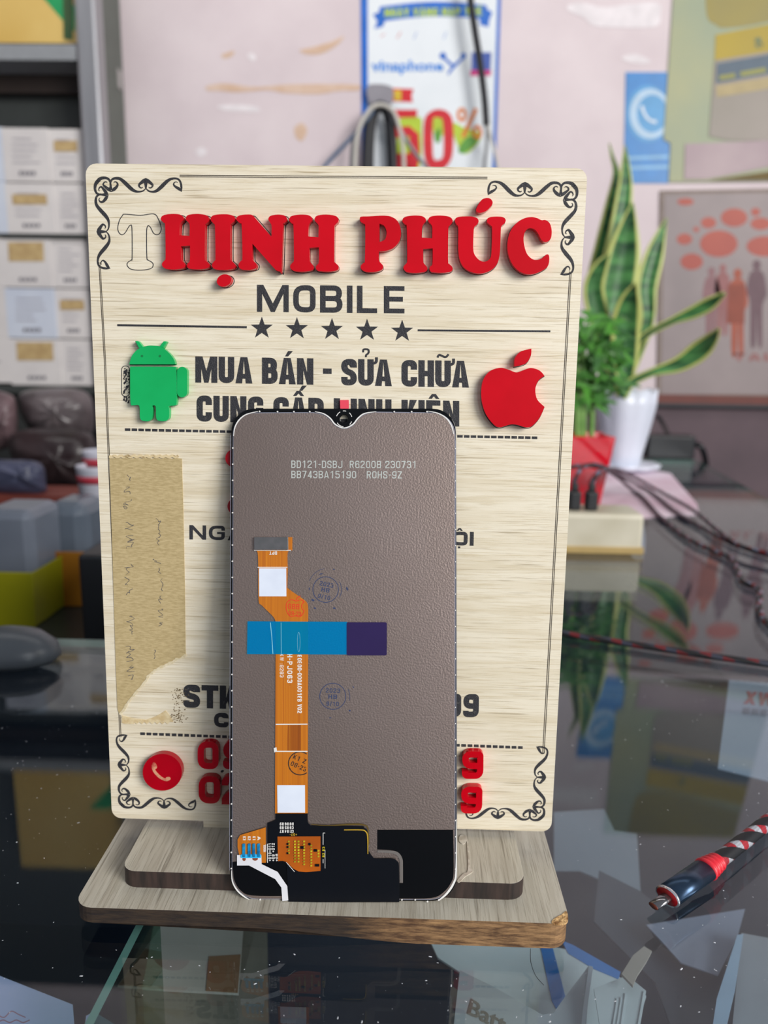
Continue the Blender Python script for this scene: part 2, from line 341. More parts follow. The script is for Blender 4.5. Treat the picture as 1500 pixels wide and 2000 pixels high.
def tshapes(s, cw, t, gap):
    x = 0; out = []
    for ch in s:
        base, acc = (ACC[ch][0], ACC[ch][1:]) if ch in ACC else (ch, '')
        wd = t if base in 'I:' else cw * WID.get(base, 1.0)
        if base != ' ':
            for g in glyph(base, wd, t): out.append([[(px_ + x, py_) for px_, py_ in l] for l in g])
            m = x + wd / 2; y = 1.06
            for k in acc:
                if k == '^': out.append([[(m - .2, y), (m - .08, y), (m, y + .1), (m + .08, y), (m + .2, y), (m + .07, y + .19), (m - .07, y + .19)]]); y += .2; m += .1
                elif k == '´': out.append([[(m - .08, y), (m + .03, y), (m + .2, y + .2), (m + .03, y + .2)]])
                elif k == '`': out.append([[(m + .08, y), (m - .03, y), (m - .2, y + .2), (m - .03, y + .2)]])
                elif k == '?': out += [l for l in [ribloops(rp([(m - .1, y + .2), (m - .1, y + .32), (m + .1, y + .32), (m + .1, y + .17), (m, y + .1), (m, y + .02)], .07), .07)]]
                elif k == '~': out.append(ribloops(rp([(m - .2, y + .05), (m - .15, y + .17), (m + .1, y + .05), (m + .2, y + .18)], .1), .075))
                elif k == '+': out.append(ribloops(rp([(x + wd + .1, 1.08), (x + wd + .1, .88), (x + wd - .06, .84)], .1), .1))
                elif k == '.': mm = x + wd / 2; out.append([[(mm - .07, -.2), (mm + .07, -.2), (mm + .07, -.07), (mm - .07, -.07)]])
        x += wd + gap
    return out, x - gap
def btext(name, s, quad, frame, w, thick, m, parent, cw=.5, t=.2, gap=.07, bevel=0):
    """quad: pixel corners bottom-left, bottom-right, top-right, top-left of the cap box"""
    shp, W = tshapes(s, cw, t, gap); bl, br, tr, tl = [Vector(q) for q in quad]; out = []
    for loops in shp:
        o = []
        for l in loops:
            ll = []
            for x, y in l:
                u = x / W; a = bl.lerp(br, u) if 0 <= u <= 1 else bl + (br - bl) * u; b = tl + (tr - tl) * u; q = a + (b - a) * y; ll.append((q.x, q.y))
            o.append(ll)
        out.append(o)
    return multi(name, out, frame, w, thick, m, parent, bevel=bevel)
def ftext(name, s, quad, frame, w, m, parent, offset=0.015, thick=0.0002, shear=0):
    c = bpy.data.curves.new('txt', 'FONT'); c.body = s; c.offset = offset; c.resolution_u = 3; c.shear = shear
    o = bpy.data.objects.new('txt', c); COL.objects.link(o); bpy.context.view_layer.update()
    me = bpy.data.meshes.new_from_object(o.evaluated_get(bpy.context.evaluated_depsgraph_get()))
    xs = [v.co.x for v in me.vertices]; ys = [v.co.y for v in me.vertices]; x0, x1, y0, y1 = min(xs), max(xs), min(ys), max(ys)
    bl, br, tr, tl = [Vector(q) for q in quad]; V = []
    for v in me.vertices:
        u = (v.co.x - x0) / (x1 - x0); k = (v.co.y - y0) / (y1 - y0); q = bl.lerp(br, u).lerp(tl.lerp(tr, u), k); V.append(frame.px(q.x, q.y, w))
    F = [tuple(p.vertices) for p in me.polygons]; bpy.data.objects.remove(o)
    n = Vector((0, 0, 0))
    for f in F[:10]:
        a, b, c_ = V[f[0]], V[f[1]], V[f[2]]; n += (b - a).cross(c_ - a)
    if n.z < 0: F = [f[::-1] for f in F]
    return obj(name, V, F, m, parent, frame)
# =================================================================== MATERIAL SET
m_wood = wood('pale_veneer', 'e8dfca', 'cdbd9c', '93805f', 'x')
m_wood_b = wood('weathered_veneer', 'bdb8aa', '9c9484', '6a6254', 'y', 0.45)
m_burnt = mat('burnt_edge', '3c2e29', 0.6, col2='211a18', scale=60, stretch=(8, 8, 1))
def edge_mat():
    m = bpy.data.materials.new('plywood_edge'); m.use_nodes = True; nt = m.node_tree; N = nt.nodes; L = nt.links; b = N['Principled BSDF']
    tc = N.new('ShaderNodeTexCoord'); sp = N.new('ShaderNodeSeparateXYZ'); L.new(tc.outputs['Object'], sp.inputs[0])
    mr = N.new('ShaderNodeMapRange'); mr.inputs[1].default_value = -0.08; mr.inputs[2].default_value = 0.08; L.new(sp.outputs[0], mr.inputs[0])
    mp = N.new('ShaderNodeMapping'); mp.inputs['Scale'].default_value = (60, 60, 420); L.new(tc.outputs['Object'], mp.inputs[0])
    nz = N.new('ShaderNodeTexNoise'); nz.inputs['Scale'].default_value = 2.2; nz.inputs['Detail'].default_value = 6; nz.inputs['Roughness'].default_value = .7; L.new(mp.outputs[0], nz.inputs['Vector'])
    ad = N.new('ShaderNodeMath'); ad.operation = 'MULTIPLY_ADD'; ad.inputs[1].default_value = .1; L.new(nz.outputs[0], ad.inputs[0]); L.new(mr.outputs[0], ad.inputs[2])
    r1 = N.new('ShaderNodeValToRGB'); e = r1.color_ramp.elements; e[0].position = .46; e[0].color = lin('1f1816'); e[1].position = .60; e[1].color = lin('6b4a30')
    x = e.new(1.0); x.color = lin('7a5738'); x = e.new(.985); x.color = lin('7a5738')
    L.new(ad.outputs[0], r1.inputs[0])
    r2 = N.new('ShaderNodeValToRGB'); e = r2.color_ramp.elements; e[0].position = .38; e[0].color = lin('2a1a12'); e[1].position = .70; e[1].color = lin('c9a070'); L.new(nz.outputs[0], r2.inputs[0])
    r3 = N.new('ShaderNodeValToRGB'); e = r3.color_ramp.elements; e[0].position = .46; e[0].color = (.07, .07, .07, 1); e[1].position = .62; e[1].color = (.62, .62, .62, 1); L.new(ad.outputs[0], r3.inputs[0])
    mx = N.new('ShaderNodeMix'); mx.data_type = 'RGBA'; L.new(r3.outputs[0], mx.inputs[0]); L.new(r1.outputs[0], mx.inputs[6]); L.new(r2.outputs[0], mx.inputs[7])
    L.new(mx.outputs[2], b.inputs['Base Color']); b.inputs['Roughness'].default_value = .7
    bp = N.new('ShaderNodeBump'); bp.inputs['Distance'].default_value = .0004; bp.inputs['Strength'].default_value = .5; L.new(nz.outputs[0], bp.inputs['Height']); L.new(bp.outputs[0], b.inputs['Normal'])
    return m
m_edge = edge_mat()
m_ink = mat('engraved_black', '2b2b30', 0.7, col2='4c4a4a', scale=900, contrast=(.28, .40), bump=.3, bscale=2500)
m_line = mat('burnt_line', '4a4238', 0.8)
m_red = mat('red_acrylic', 'cc0018', 0.18, col2='c00014', scale=60, spec=.35)
m_reddk = mat('red_acrylic_deep', 'b8001a', 0.18, col2='a40014', scale=60, spec=.35)
m_green = mat('green_acrylic', '12b060', 0.15, col2='0da456', scale=50, spec=.35)
m_greendk = mat('green_acrylic_engraved', '08793e', 0.4)
m_tape = mat('masking_tape', 'c2ae82', 0.8, col2='ac986c', scale=1500, stretch=(.35, 1.6, 1), bump=.06, bscale=2500)
m_tapeedge = mat('torn_paper', 'ded2b6', 0.9, col2='c8b890', scale=900)
m_pen = mat('faded_pen', '625e5c', 0.8)
m_penb = mat('faded_blue_pen', '76727c', 0.8)
m_black = mat('black_film', '05060a', 0.3, col2='040508', scale=30, spec=.2)
m_blackgl = mat('black_glass', '040508', 0.1, col2='030406', scale=30, spec=.35)
m_rim = mat('polished_rim', '9a9cac', 0.3, metal=.4)
m_metal = mat('brushed_back_metal', '9a8a84', 0.38, metal=.85, col2='908078', scale=12, bump=.12, bscale=1700)
m_silver = mat('bare_metal_strip', '9a928c', 0.35, metal=.7)
m_flex = mat('amber_flex_film', 'c4740e', 0.3, col2='b2620a', scale=220, stretch=(6, .05, 1), coat=.3)
m_flexdk = mat('amber_flex_dark', 'a2560a', 0.35, col2='8a4608', scale=220, stretch=(6, .05, 1))
m_fr = mat('copper_window', 'b85c0a', 0.25, col2='9c4a08', scale=80)
m_white = mat('white_print', 'e4e3e0', 0.6)
m_print = mat('grey_print', 'b9c0bc', 0.6)
m_stick = mat('white_sticker', 'dce4f2', 0.4, col2='d2daea', scale=100)
m_pcb = mat('dark_solder_mask', '070a12', 0.35, spec=.22)
m_gold = mat('gold_edge', 'e0b63c', 0.3, metal=.4)
m_yel = mat('yellow_component', 'c8b820', 0.35, col2='8a7c10', scale=400)
m_blue_pin = mat('cyan_pad', '1590c8', 0.2, col2='0a5f92', scale=600)
m_ribbon = mat('white_ribbon', 'dddee4', 0.45)
m_stampb = mat('blue_stamp_ink', '2c3a60', 0.7)
m_stampr = mat('red_stamp_ink', 'd8340c', 0.7)
m_stampk = mat('black_stamp_ink', '2a1712', 0.7)
m_tapeb = film_mat('blue_film', '20f0ff', '10b4ff', .20)
m_tapep = mat('purple_film', '2a1a50', 0.25, col2='241646', scale=30)
m_conn = mat('grey_connector', '68676a', 0.35, metal=.4, col2='5f6062', scale=500)
m_glass = glass_mat('counter_glass', 'ecf3f6', 1.52)
m_gedge = mat('green_glass_edge', '7fa898', 0.25, col2='6d9486', scale=30)
# =================================================================== ROOM
m_wall = mat('pink_plaster', 'dccfd2', 0.85, col2='d2c4c8', scale=7, bump=.3, bscale=60)
def wall(name, x0, x1, y0, y1, z0, z1, m): return tag(box(name, x0, x1, y0, y1, z0, z1, m), kind='structure')
YW = 1.62
WF = Frame((0, YW, 0), (1, 0, 0), (0, 0, 1))
zs = WF.px(1400, 788)[1]
back = wall('wall_back', -3, 3.2, YW, YW + .1, zs, 1.5, m_wall)
wall('wall_back_lower', -3, 3.2, YW, YW + .1, -1, zs, mat('shaded_plum_wall', '64545a', .8, col2='574a50', scale=8))  # shade on the lower wall is put into its dark plum colour
wall('trim_1', .2, 3.2, YW - .012, YW, zs, zs + .017, mat('oxblood_trim', '64261a', .5))
wall('trim_2', .2, 3.2, YW - .016, YW, zs - .007, zs, mat('dark_ledge', '24242c', .5))
wall('wall_left', -3.1, -3, -3, YW + .1, -1, 1.5, m_wall)
wall('ceiling', -3.1, 3.2, .3, YW + .1, 1.5, 1.58, mat('dark_loft_boards', '3a3c40', .8))
wall('floor', -3.1, 3.2, -4, YW + .1, -1.05, -1, mat('grey_tile_floor', '6a6a68', .5))
peel = multi('peeled_patch', [cat_rom([(404, 168), (440, 163), (500, 170), (560, 165), (640, 164), (700, 166), (700, 176), (660, 178), (620, 184), (560, 182), (520, 176), (470, 180), (430, 178), (406, 177)]),
    cat_rom([(585, 98), (610, 92), (650, 80), (672, 70), (660, 86), (630, 104), (600, 106)]), cat_rom([(432, 108), (445, 102), (458, 100), (452, 110), (438, 114)]),
    cat_rom([(575, 250), (590, 240), (600, 255), (590, 275), (578, 268)])], WF, .0002, .0006, mat('bare_tan_plaster', 'cfb098', .9, col2='d8bfae', scale=30), back)
multi('chalky_patch', [cat_rom([(425, 207), (460, 204), (500, 208), (506, 218), (470, 218), (440, 216)]), cat_rom([(1110, 10), (1140, 6), (1180, 14), (1230, 8), (1285, 6), (1290, 30), (1280, 52), (1210, 54), (1160, 50), (1140, 34), (1112, 22)]),
    cat_rom([(1215, 112), (1240, 106), (1270, 118), (1262, 124), (1230, 122)]), cat_rom([(483, 108), (492, 104), (500, 112), (494, 120)]), cat_rom([(382, 294), (396, 288), (404, 298), (390, 306)])], WF, .0002, .0007, mat('chalk_white', 'eae3e6', .95), back)
# ---- counter
GL = [(-.9, -.35), (.31, -.35), (.531, 1.40), (-.12, 1.40), (-.12, .4565), (-.9, .4625)]
V, F, S = prism([GL], -.005, 0)
gt = obj('glass_countertop', V, F, [m_glass, m_gedge], midx=S); tag(gt, 'wide clear glass countertop with green polished edges under the wooden sign', 'counter top')
ct = empty('showcase_counter', (0, .5, -.2), 'dark glass-topped display counter body with a shelf of loose packets inside', 'counter')
m_nav = mat('navy_shelf', '16202f', .5, col2='0e1522', scale=5)
box('shelf', -.88, .40, -.33, 1.38, -.215, -.20, m_nav, ct)
box('back_panel', -.12, .52, 1.375, 1.39, -.98, -.0055, m_nav, ct)
V, F, S = prism([[(.285, -.33), (.30, -.33), (.515, 1.37), (.50, 1.37)]], -.98, -.0055); obj('side_panel', V, F, m_glass, ct)
box('side_panel', -.135, -.131, .47, 1.37, -.98, -.0055, m_glass, ct)
box('side_panel', -.88, -.125, .445, .455, -.98, -.0055, m_nav, ct)
box('plinth', -.86, .38, -.3, .44, -1, -.5, m_nav, ct)
ls = tag(box('side_shelf', -.95, -.137, .466, 1.46, -.085, -.06, mat('dark_green_shelf', '20282a', .3, col2='181f20', scale=10)), 'low dark shelf behind the left glass edge carrying plastic tubs', 'shelf')
# =================================================================== SIGN STAND
lean = math.tan(math.radians(2.8))
SF = Frame((-.0236, .2436, .015), (1, 0, 0), (0, lean, 1))
sign = empty('sign_stand', (-.0236, .236, 0), 'pale wooden shop sign with red raised lettering on a stepped plywood base', 'sign')
def P(x, y): return SF.px(x, y)[:2]
xl, xr = -.0781, .0781
yb = SF.px(650, 1611)[1]; yt = SF.px(655, 324)[1]
bd = [p for p in rrect(xl, yb, xr, yt, .0034)]
tabx0 = SF.px(397, 1605)[0]; tabx1 = SF.px(880, 1620)[0]
V, F, S = prism([bd], -.004, 0)
obj('board', V, F, [m_wood, m_burnt], sign, SF, midx=S)
V, F, S = prism([[(tabx0, -.004), (tabx1, -.004), (tabx1, yb + .002), (tabx0, yb + .002)]], -.0039, -.0001)
obj('tab', V, F, [m_wood, m_burnt], sign, SF, midx=S)
# base plates
def slab(name, x0, x1, y0, y1, z0, z1, r, mt, me, warp=None):
    L = rrect(x0, y0, x1, y1, r, 6)
    sub = []
    for i, p in enumerate(L):
        q = L[(i + 1) % len(L)]; k = max(1, int(math.hypot(q[0] - p[0], q[1] - p[1]) / .006))
        for j in range(k): sub.append((p[0] + (q[0] - p[0]) * j / k, p[1] + (q[1] - p[1]) * j / k))
    V, F, S = prism([sub], z0, z1); n = len(sub)
    if warp: V = [v if i < n else (v[0], v[1], z0 + warp(v[0])) for i, v in enumerate(V)]
    F2 = []; mi = []
    for f, s in zip(F, S):
        F2.append(f); mi.append(1 if (s or all(i >= n for i in f)) else 0)
    return obj(name, V, F2, [mt, me], sign, Frame((0, 0, 0), (1, 0, 0), (0, 1, 0)), midx=mi, bevel=.0003)
def wp(x):
    t = min(1, max(0, (x + .045) / .055)); return .0036 * (1 - t * t * (3 - 2 * t))
slab('base_plate', -.1018, .0547, .2092, .292, 0, .009, .006, m_wood_b, m_edge, wp)
slab('step_plate', -.0900, .0420, .2191, .268, .009, .015, .0052, m_wood_b, m_burnt)
BF = Frame((0, 0, .009), (1, 0, 0), (0, 1, 0))
plate('chipped_corner', cat_rom([(1077, 1801), (1085, 1792), (1097, 1786), (1106, 1779), (1109.5, 1790), (1108, 1800), (1098, 1804), (1085, 1804)], n=3), BF, -.0004, .0006, mat('raw_chipped_wood', 'd8b27c', .9, col2='8a6238', scale=500, bump=.8, bscale=900), sign)
GF = Frame((0, 0, .015), (1, 0, 0), (0, 1, 0))
multi('glue_smear', [cat_rom(p, n=4) for p in ([(898, 1632), (908, 1630), (913, 1640), (905, 1648), (897, 1643)], [(912, 1645), (915, 1645), (918, 1690), (924, 1700), (918, 1706), (908, 1712), (898, 1722), (893, 1720), (905, 1706), (914, 1698)])], GF, 0, .0003, mat('dried_glue', 'cfc9bd', .35, col2='a89f90', scale=400), sign)
# ---- ornaments in crop pixels of the top left corner (7.5x, origin 170,330)
def orn():
    K = lambda l: [(170 + x / 7.5, 330 + y / 7.5, wd / 7.5) for x, y, wd in l]
    h = []
    h.append([(355, 335, 6), (395, 300, 44), (435, 262, 36), (450, 225, 26), (435, 196, 18), (408, 188, 12), (392, 204, 7)])
    h.append([(355, 335, 6), (318, 300, 44), (275, 266, 36), (240, 232, 24), (250, 200, 18), (280, 188, 12), (296, 202, 7)])
    h.append([(347, 310, 60), (348, 250, 30), (345, 195, 26), (372, 152, 28), (425, 136, 36), (490, 148, 42), (560, 205, 52), (640, 282, 52), (700, 322, 38), (760, 333, 24), (820, 322, 18), (860, 288, 12)])
    for s in (1, -1):
        h.append([(862 + s * a, b, c) for a, b, c in [(0, 136, 6), (22, 168, 50), (62, 198, 42), (98, 232, 30), (90, 265, 20), (62, 278, 14), (42, 264, 7)]])
    h.append([(862, 160, 40), (862, 215, 44), (864, 290, 18)])
    h.append([(866, 288, 12), (905, 322, 20), (960, 334, 26), (1020, 320, 40), (1090, 262, 52), (1160, 192, 48), (1220, 152, 36), (1290, 138, 26), (1345, 156, 26), (1374, 205, 28), (1384, 270, 28), (1385, 335, 5)])
    h.append([(1385, 330, 4), (1350, 292, 40), (1300, 262, 30), (1270, 228, 20), (1282, 198, 14), (1310, 190, 9), (1328, 200, 5)])
    arc = [(345, 195, 26), (318, 150, 30), (262, 130, 36), (190, 146, 46), (138, 205, 52)]
    return [K(l) for l in h], K(arc)
H_, A_ = orn()
def to_uv(l):
    out = []
    for x, y, wd in l:
        a = SF.px(x, y); b = SF.px(x + wd, y); out.append((a.x, a.y, (b - a).length))
    return out
H_ = [to_uv(l) for l in H_]; A_ = to_uv(A_)
# diagonal mirror: tip of horizontal heart <-> tip of vertical heart
p1 = SF.px(170 + 355 / 7.5, 330 + 340 / 7.5); p2 = SF.px(170 + 318 / 7.5, 330 + 382 / 7.5)
def dm(l):  # swap axes about the corner diagonal
    return [(p2.x - (y - p1.y), p2.y - (x - p1.x), wd) for x, y, wd in l]
TL = H_ + [dm(l) for l in H_] + [A_, dm(A_)]
cxm = 0.0; cym = (yb + yt) / 2
def corner(fx, fy):
    shp = []
    for l in TL:
        l2 = [((-x if fx else x), (2 * cym - y if fy else y), wd) for x, y, wd in l]
        shp += ribbon(cat_rom(l2, False, 5))
    return shp
for fx, fy in ((0, 0), (1, 0), (0, 1), (1, 1)):
    multi('scroll_ornament', corner(fx, fy), SF, 0, .00008, m_ink, sign, px=False)
def pline(a, b, wpx): return ribloops([(a[0], a[1]), (b[0], b[1])], wpx)
multi('border_line', [pline((351, 342), (952, 346), 1.4), pline((351, 345), (952, 349), 1.2), pline((193, 512), (203.5, 700), 1.2), pline((195.5, 512), (206, 700), 1.1), pline((203.5, 700), (234, 1440), 1.2), pline((206, 700), (236.5, 1440), 1.1),
    pline((1113, 530), (1060, 1472), 1.2), pline((1116, 530), (1063, 1472), 1.1)], SF, 0, .00008, m_line, sign)
for q in (pline((229, 635), (482, 639), 4), pline((816, 645), (1075, 647), 3.6)): multi('rule_line', [q], SF, 0, .00008, m_ink, sign)
def dashes(x0, y0, x1, y1, per, ln, h):
    n = int((x1 - x0) / per); o = []
    for i in range(n + 1):
        x = x0 + i * per; y = y0 + (y1 - y0) * (x - x0) / (x1 - x0); o.append([[(x, y - h / 2), (x + ln, y - h / 2 + .2), (x + ln, y + h / 2 + .2), (x, y + h / 2)]])
    return o
multi('dashed_line', dashes(244, 839, 1042, 855, 13.25, 10.5, 5), SF, 0, .00008, m_ink, sign)
multi('dashed_line', dashes(274, 1433, 1012, 1460, 12.3, 9, 5.2), SF, 0, .00008, m_ink, sign)
def star(cx, cy, r):
    return [(cx + (r if i % 2 == 0 else r * .40) * math.sin(math.pi * i / 5), cy - (r if i % 2 == 0 else r * .40) * math.cos(math.pi * i / 5)) for i in range(10)]
for cx, cy in ((511.5, 641), (580, 642), (648.5, 643.5), (717, 645), (785.6, 647)):
    multi('engraved_star', [star(cx, cy, 22.5)], SF, 0, .00008, m_ink, sign)
btext('engraved_text', 'MOBILE', [(502, 609), (793.5, 612), (793.5, 559), (502, 556)], SF, 0, .00008, m_ink, sign, cw=.78, t=.19, gap=.16)
btext('engraved_text', 'MUA BÁN - SỬA CHỮA', [(381.5, 747), (916, 757), (916, 705), (381.5, 696)], SF, 0, .00008, m_ink, sign, cw=.56, t=.225, gap=.05)
btext('engraved_text', 'CUNG CẤP LINH KIỆN', [(384, 823), (897, 833), (897, 783), (384, 772)], SF, 0, .00008, m_ink, sign, cw=.56, t=.225, gap=.06)
btext('engraved_text', 'NGÂ', [(370, 1053.5), (478, 1056), (478, 1028), (370, 1025.5)], SF, 0, .00008, m_ink, sign, cw=.92, t=.2, gap=.16)
btext('engraved_text', 'ỘI', [(881, 1065), (925, 1066), (925.5, 1039), (882, 1038)], SF, 0, .00008, m_ink, sign, cw=1.05, t=.24, gap=.15)
btext('engraved_text', 'STK', [(358, 1382), (462, 1385), (462, 1340), (358, 1337)], SF, 0, .00008, m_ink, sign, cw=.7, t=.26, gap=.06)
btext('engraved_text', 'C', [(418, 1420), (446, 1421), (446, 1393), (418, 1392)], SF, 0, .00008, m_ink, sign, cw=.9, t=.28)
btext('engraved_text', '99', [(871, 1400), (935, 1401), (935.5, 1356), (871, 1355)], SF, 0, .00008, m_ink, sign, cw=.66, t=.24, gap=.1)
# ---- red name letters
def tr(l, ox, oy, s=4.412): return [((ox + p[0] / s), (oy + p[1] / s)) + (('c',) if 'c' in p else ()) for p in l]
c5 = (220, 400); c6 = (540, 400); c7 = (780, 380); CC = 'c'
Hs = [(415, 118), (430, 94), (470, 82), (530, 78), (580, 84), (608, 104), (610, 126), (592, 148), (580, 175), (576, 262, CC), (662, 268, CC), (664, 180), (655, 155), (632, 130), (632, 108), (650, 88), (700, 79), (760, 80), (812, 92), (832, 118), (826, 142), (805, 165), (797, 195), (795, 450), (803, 480), (828, 505), (832, 530), (812, 548), (760, 556), (700, 555), (655, 548), (640, 525), (648, 502), (665, 478), (667, 352, CC), (588, 358, CC), (590, 458), (598, 482), (618, 505), (622, 530), (600, 548), (540, 557), (480, 555), (445, 545), (425, 520), (430, 497), (450, 475), (456, 440), (452, 180), (440, 155), (420, 135)]
def bbmap(l, b, x0, y0, x1, y1): return [(x0 + (p[0] - b[0]) / (b[2] - b[0]) * (x1 - x0), y0 + (p[1] - b[1]) / (b[3] - b[1]) * (y1 - y0)) + (('c',) if 'c' in p else ()) for p in l]
Hb = (415, 78, 832, 557)
Is = [(845, 115), (865, 92), (920, 82), (990, 82), (1040, 95), (1055, 118), (1045, 142), (1022, 165), (1015, 195), (1014, 450), (1022, 480), (1045, 502), (1058, 525), (1040, 550), (990, 560), (910, 560), (870, 548), (855, 525), (862, 502), (880, 480), (886, 450), (882, 195), (872, 165), (850, 140)]
Ns = [(1065, 118), (1085, 95), (1130, 85), (1190, 84), (1212, 95, CC), (1368, 275, CC), (1370, 185), (1358, 155), (1342, 130), (1348, 105), (1375, 90), (1430, 84), (1480, 92), (1500, 115), (1497, 140), (1475, 162), (1468, 190), (1455, 555), (1440, 572), (1412, 565), (1390, 545), (1204, 335, CC), (1203, 450), (1212, 482), (1235, 504), (1240, 528), (1225, 552), (1170, 562), (1110, 556), (1085, 530), (1088, 505), (1108, 480), (1118, 450), (1112, 185), (1100, 160), (1075, 140)]
Ps = [(718, 118), (730, 102), (800, 99), (930, 93), (1000, 107), (1050, 150), (1073, 230), (1060, 310), (1010, 370), (950, 395), (883, 402, CC), (883, 470), (895, 498), (917, 522), (915, 552), (880, 572), (820, 580), (765, 575), (730, 552), (728, 522), (750, 500), (762, 470), (765, 195), (755, 165), (725, 145)]
Ph = [(888, 163, CC), (925, 178), (945, 215), (948, 255), (933, 300), (888, 320, CC)]
Us = [(480, 215), (500, 195), (560, 188), (630, 190), (672, 205), (683, 232), (668, 260), (648, 278), (641, 310), (637, 460), (650, 520), (690, 565), (735, 578), (772, 560), (793, 510), (800, 300), (788, 268), (760, 243), (755, 215), (780, 195), (840, 189), (895, 195), (917, 220), (905, 250), (882, 270), (875, 300), (868, 480), (850, 580), (800, 645), (720, 678), (640, 674), (560, 632), (520, 560), (508, 470), (508, 290), (495, 262), (482, 240)]
Ac = [(662, 125), (690, 70), (725, 35), (775, 31), (803, 60), (795, 95), (750, 140), (700, 158), (668, 150)]
Cs = [(1225, 220), (1262, 220), (1298, 250), (1313, 310), (1308, 370), (1285, 402), (1250, 409), (1222, 388), (1200, 345), (1170, 305), (1125, 289), (1090, 310), (1072, 360), (1075, 430), (1100, 510), (1145, 555), (1190, 562), (1230, 548), (1265, 517), (1288, 522), (1292, 570), (1278, 620), (1240, 650), (1180, 678), (1110, 688), (1040, 665), (980, 610), (940, 520), (932, 420), (955, 320), (1010, 245), (1075, 205), (1140, 193), (1190, 204)]
letters = [[tr(Hs, *c5)], [tr(Is, *c5)], [tr(Ns, *c5)], [bbmap(Hs, Hb, 564.5, 419, 661.3, 530.6)], [tr(Ps, *c6), tr(Ph, *c6)], [bbmap(Hs, Hb, 785.7, 420.8, 884, 533)], [tr(Us, *c7)], [tr(Cs, *c7)], [tr(Ac, *c7)], [tr([(x, y) for x, y in ell(960, 652, 64, 52, 12, -.35)], *c5)]]
LT = .0026
outl = []
for lp in letters:
    L = [cat_rom(l, True, 5) for l in lp]
    plate('raised_letter', L, SF, .0001, LT, m_red, sign, bevel=.00035)
    for l in L:
        cx = 0; dx = 4.0 if l[0][0] < 560 else 1.2
        outl.append(ribloops([(x + dx - (x - 650) * .0085, y + 2.5) for x, y in l], 1.4, True))
multi('engraved_outline', outl, SF, 0, .00009, m_ink, sign)
Ts = [(105, 80), (240, 90), (355, 78), (395, 125), (418, 200), (405, 245), (378, 258), (350, 240), (330, 200), (312, 180), (298, 190), (293, 250), (295, 450), (305, 475), (335, 492), (350, 515), (335, 545), (280, 560), (200, 562), (150, 550), (125, 520), (132, 495), (160, 475), (168, 450), (166, 200), (150, 178), (135, 195), (108, 240), (80, 258), (52, 235), (45, 190), (60, 130), (85, 92)]
multi('engraved_outline', [ribloops(cat_rom(tr(Ts, *c5), True, 5), 1.4, True)], SF, 0, .00009, m_ink, sign)
# ---- green robot emblem and red fruit emblem
c3 = lambda l: tr(l, 180, 640, 3.0)
rob = empty('robot_emblem', SF.O, None); rob.parent = sign; rob.matrix_local = WM[sign.name].inverted() @ SF.M; WM[rob.name] = SF.M.copy()
plate('robot_head', [cat_rom(c3([(217, 215, CC), (233, 165), (270, 125), (320, 107), (360, 105), (405, 113), (450, 148), (478, 185), (487, 215, CC)]))], SF, .0001, LT * .8, m_green, rob, bevel=.0003)
plate('robot_antenna', [c3([(248, 77), (270, 77), (300, 114), (274, 124)])], SF, .0001, LT * .8, m_green, rob, bevel=.0003)
plate('robot_antenna', [c3([(418, 78), (440, 80), (418, 122), (390, 114)])], SF, .0001, LT * .8, m_green, rob, bevel=.0003)
plate('robot_body', [cat_rom(c3([(222, 228, CC), (490, 229, CC), (495, 300), (495, 435), (486, 455), (450, 460), (452, 480), (450, 528), (432, 546), (395, 546), (375, 530), (372, 462), (352, 458), (354, 480), (350, 530), (333, 547), (300, 546), (280, 530), (276, 458), (240, 455), (224, 440), (222, 300)]), n=3)], SF, .0001, LT * .8, m_green, rob, bevel=.0003)
plate('robot_arm', [rrect(180 + 497 / 3, 640 + 229 / 3, 180 + 557 / 3, 640 + 408 / 3, 9.8)], SF, .0001, LT * .8, m_green, rob, bevel=.0003)
multi('robot_eye', [ell(180 + 292 / 3, 640 + 166 / 3, 2.4, n=12), ell(180 + 397 / 3, 640 + 166 / 3, 2.4, n=12)], SF, LT * .8, .00015, m_greendk, rob)
arm = rrect(180 + 172 / 3, 640 + 224 / 3, 180 + 219 / 3, 640 + 402 / 3, 7.4)
res = [ell(180 + random.uniform(184, 218) / 3, 640 + random.uniform(240, 440) / 3, random.uniform(.5, 1.7), random.uniform(.5, 3.2), n=7, rot=random.random() * .6) for _ in range(70)]
multi('engraved_outline', [ribloops(arm, 1.2, True)] + res + [ribloops([(x + 1.6, y + 1) for x, y in cat_rom(c3([(217, 215, CC), (233, 165), (270, 125), (320, 107), (360, 105), (405, 113), (450, 148), (478, 185), (487, 215, CC)]))], 1.2, True)], SF, 0, .00009, m_ink, sign)
c4 = lambda l: tr(l, 640, 640, 3.0)
fr = empty('fruit_emblem', SF.O, None); fr.parent = sign; fr.matrix_local = WM[sign.name].inverted() @ SF.M; WM[fr.name] = SF.M.copy()
AP = c4([(900, 370), (912, 305), (950, 255), (1010, 235), (1060, 246), (1105, 262), (1145, 250), (1190, 236), (1240, 250), (1271, 282, CC), (1235, 310), (1217, 360), (1228, 420), (1271, 464, CC), (1240, 530), (1195, 578), (1160, 584), (1120, 572), (1080, 566), (1040, 576), (1010, 584), (978, 572), (930, 512), (905, 440)])
LFp = c4([(1195, 122, CC), (1190, 165), (1158, 212), (1092, 229, CC), (1096, 180), (1130, 140)])
plate('fruit_body', [cat_rom(AP)], SF, .0001, LT, m_red, fr, bevel=.0003)
plate('fruit_leaf', [cat_rom(LFp)], SF, .0001, LT, m_red, fr, bevel=.0003)
multi('engraved_outline', [ribloops([(x - 1, y + 1.5) for x, y in cat_rom(AP)], 1.3, True), ribloops([(x - 1, y + 1.5) for x, y in cat_rom(LFp)], 1.3, True)], SF, 0, .00009, m_ink, sign)
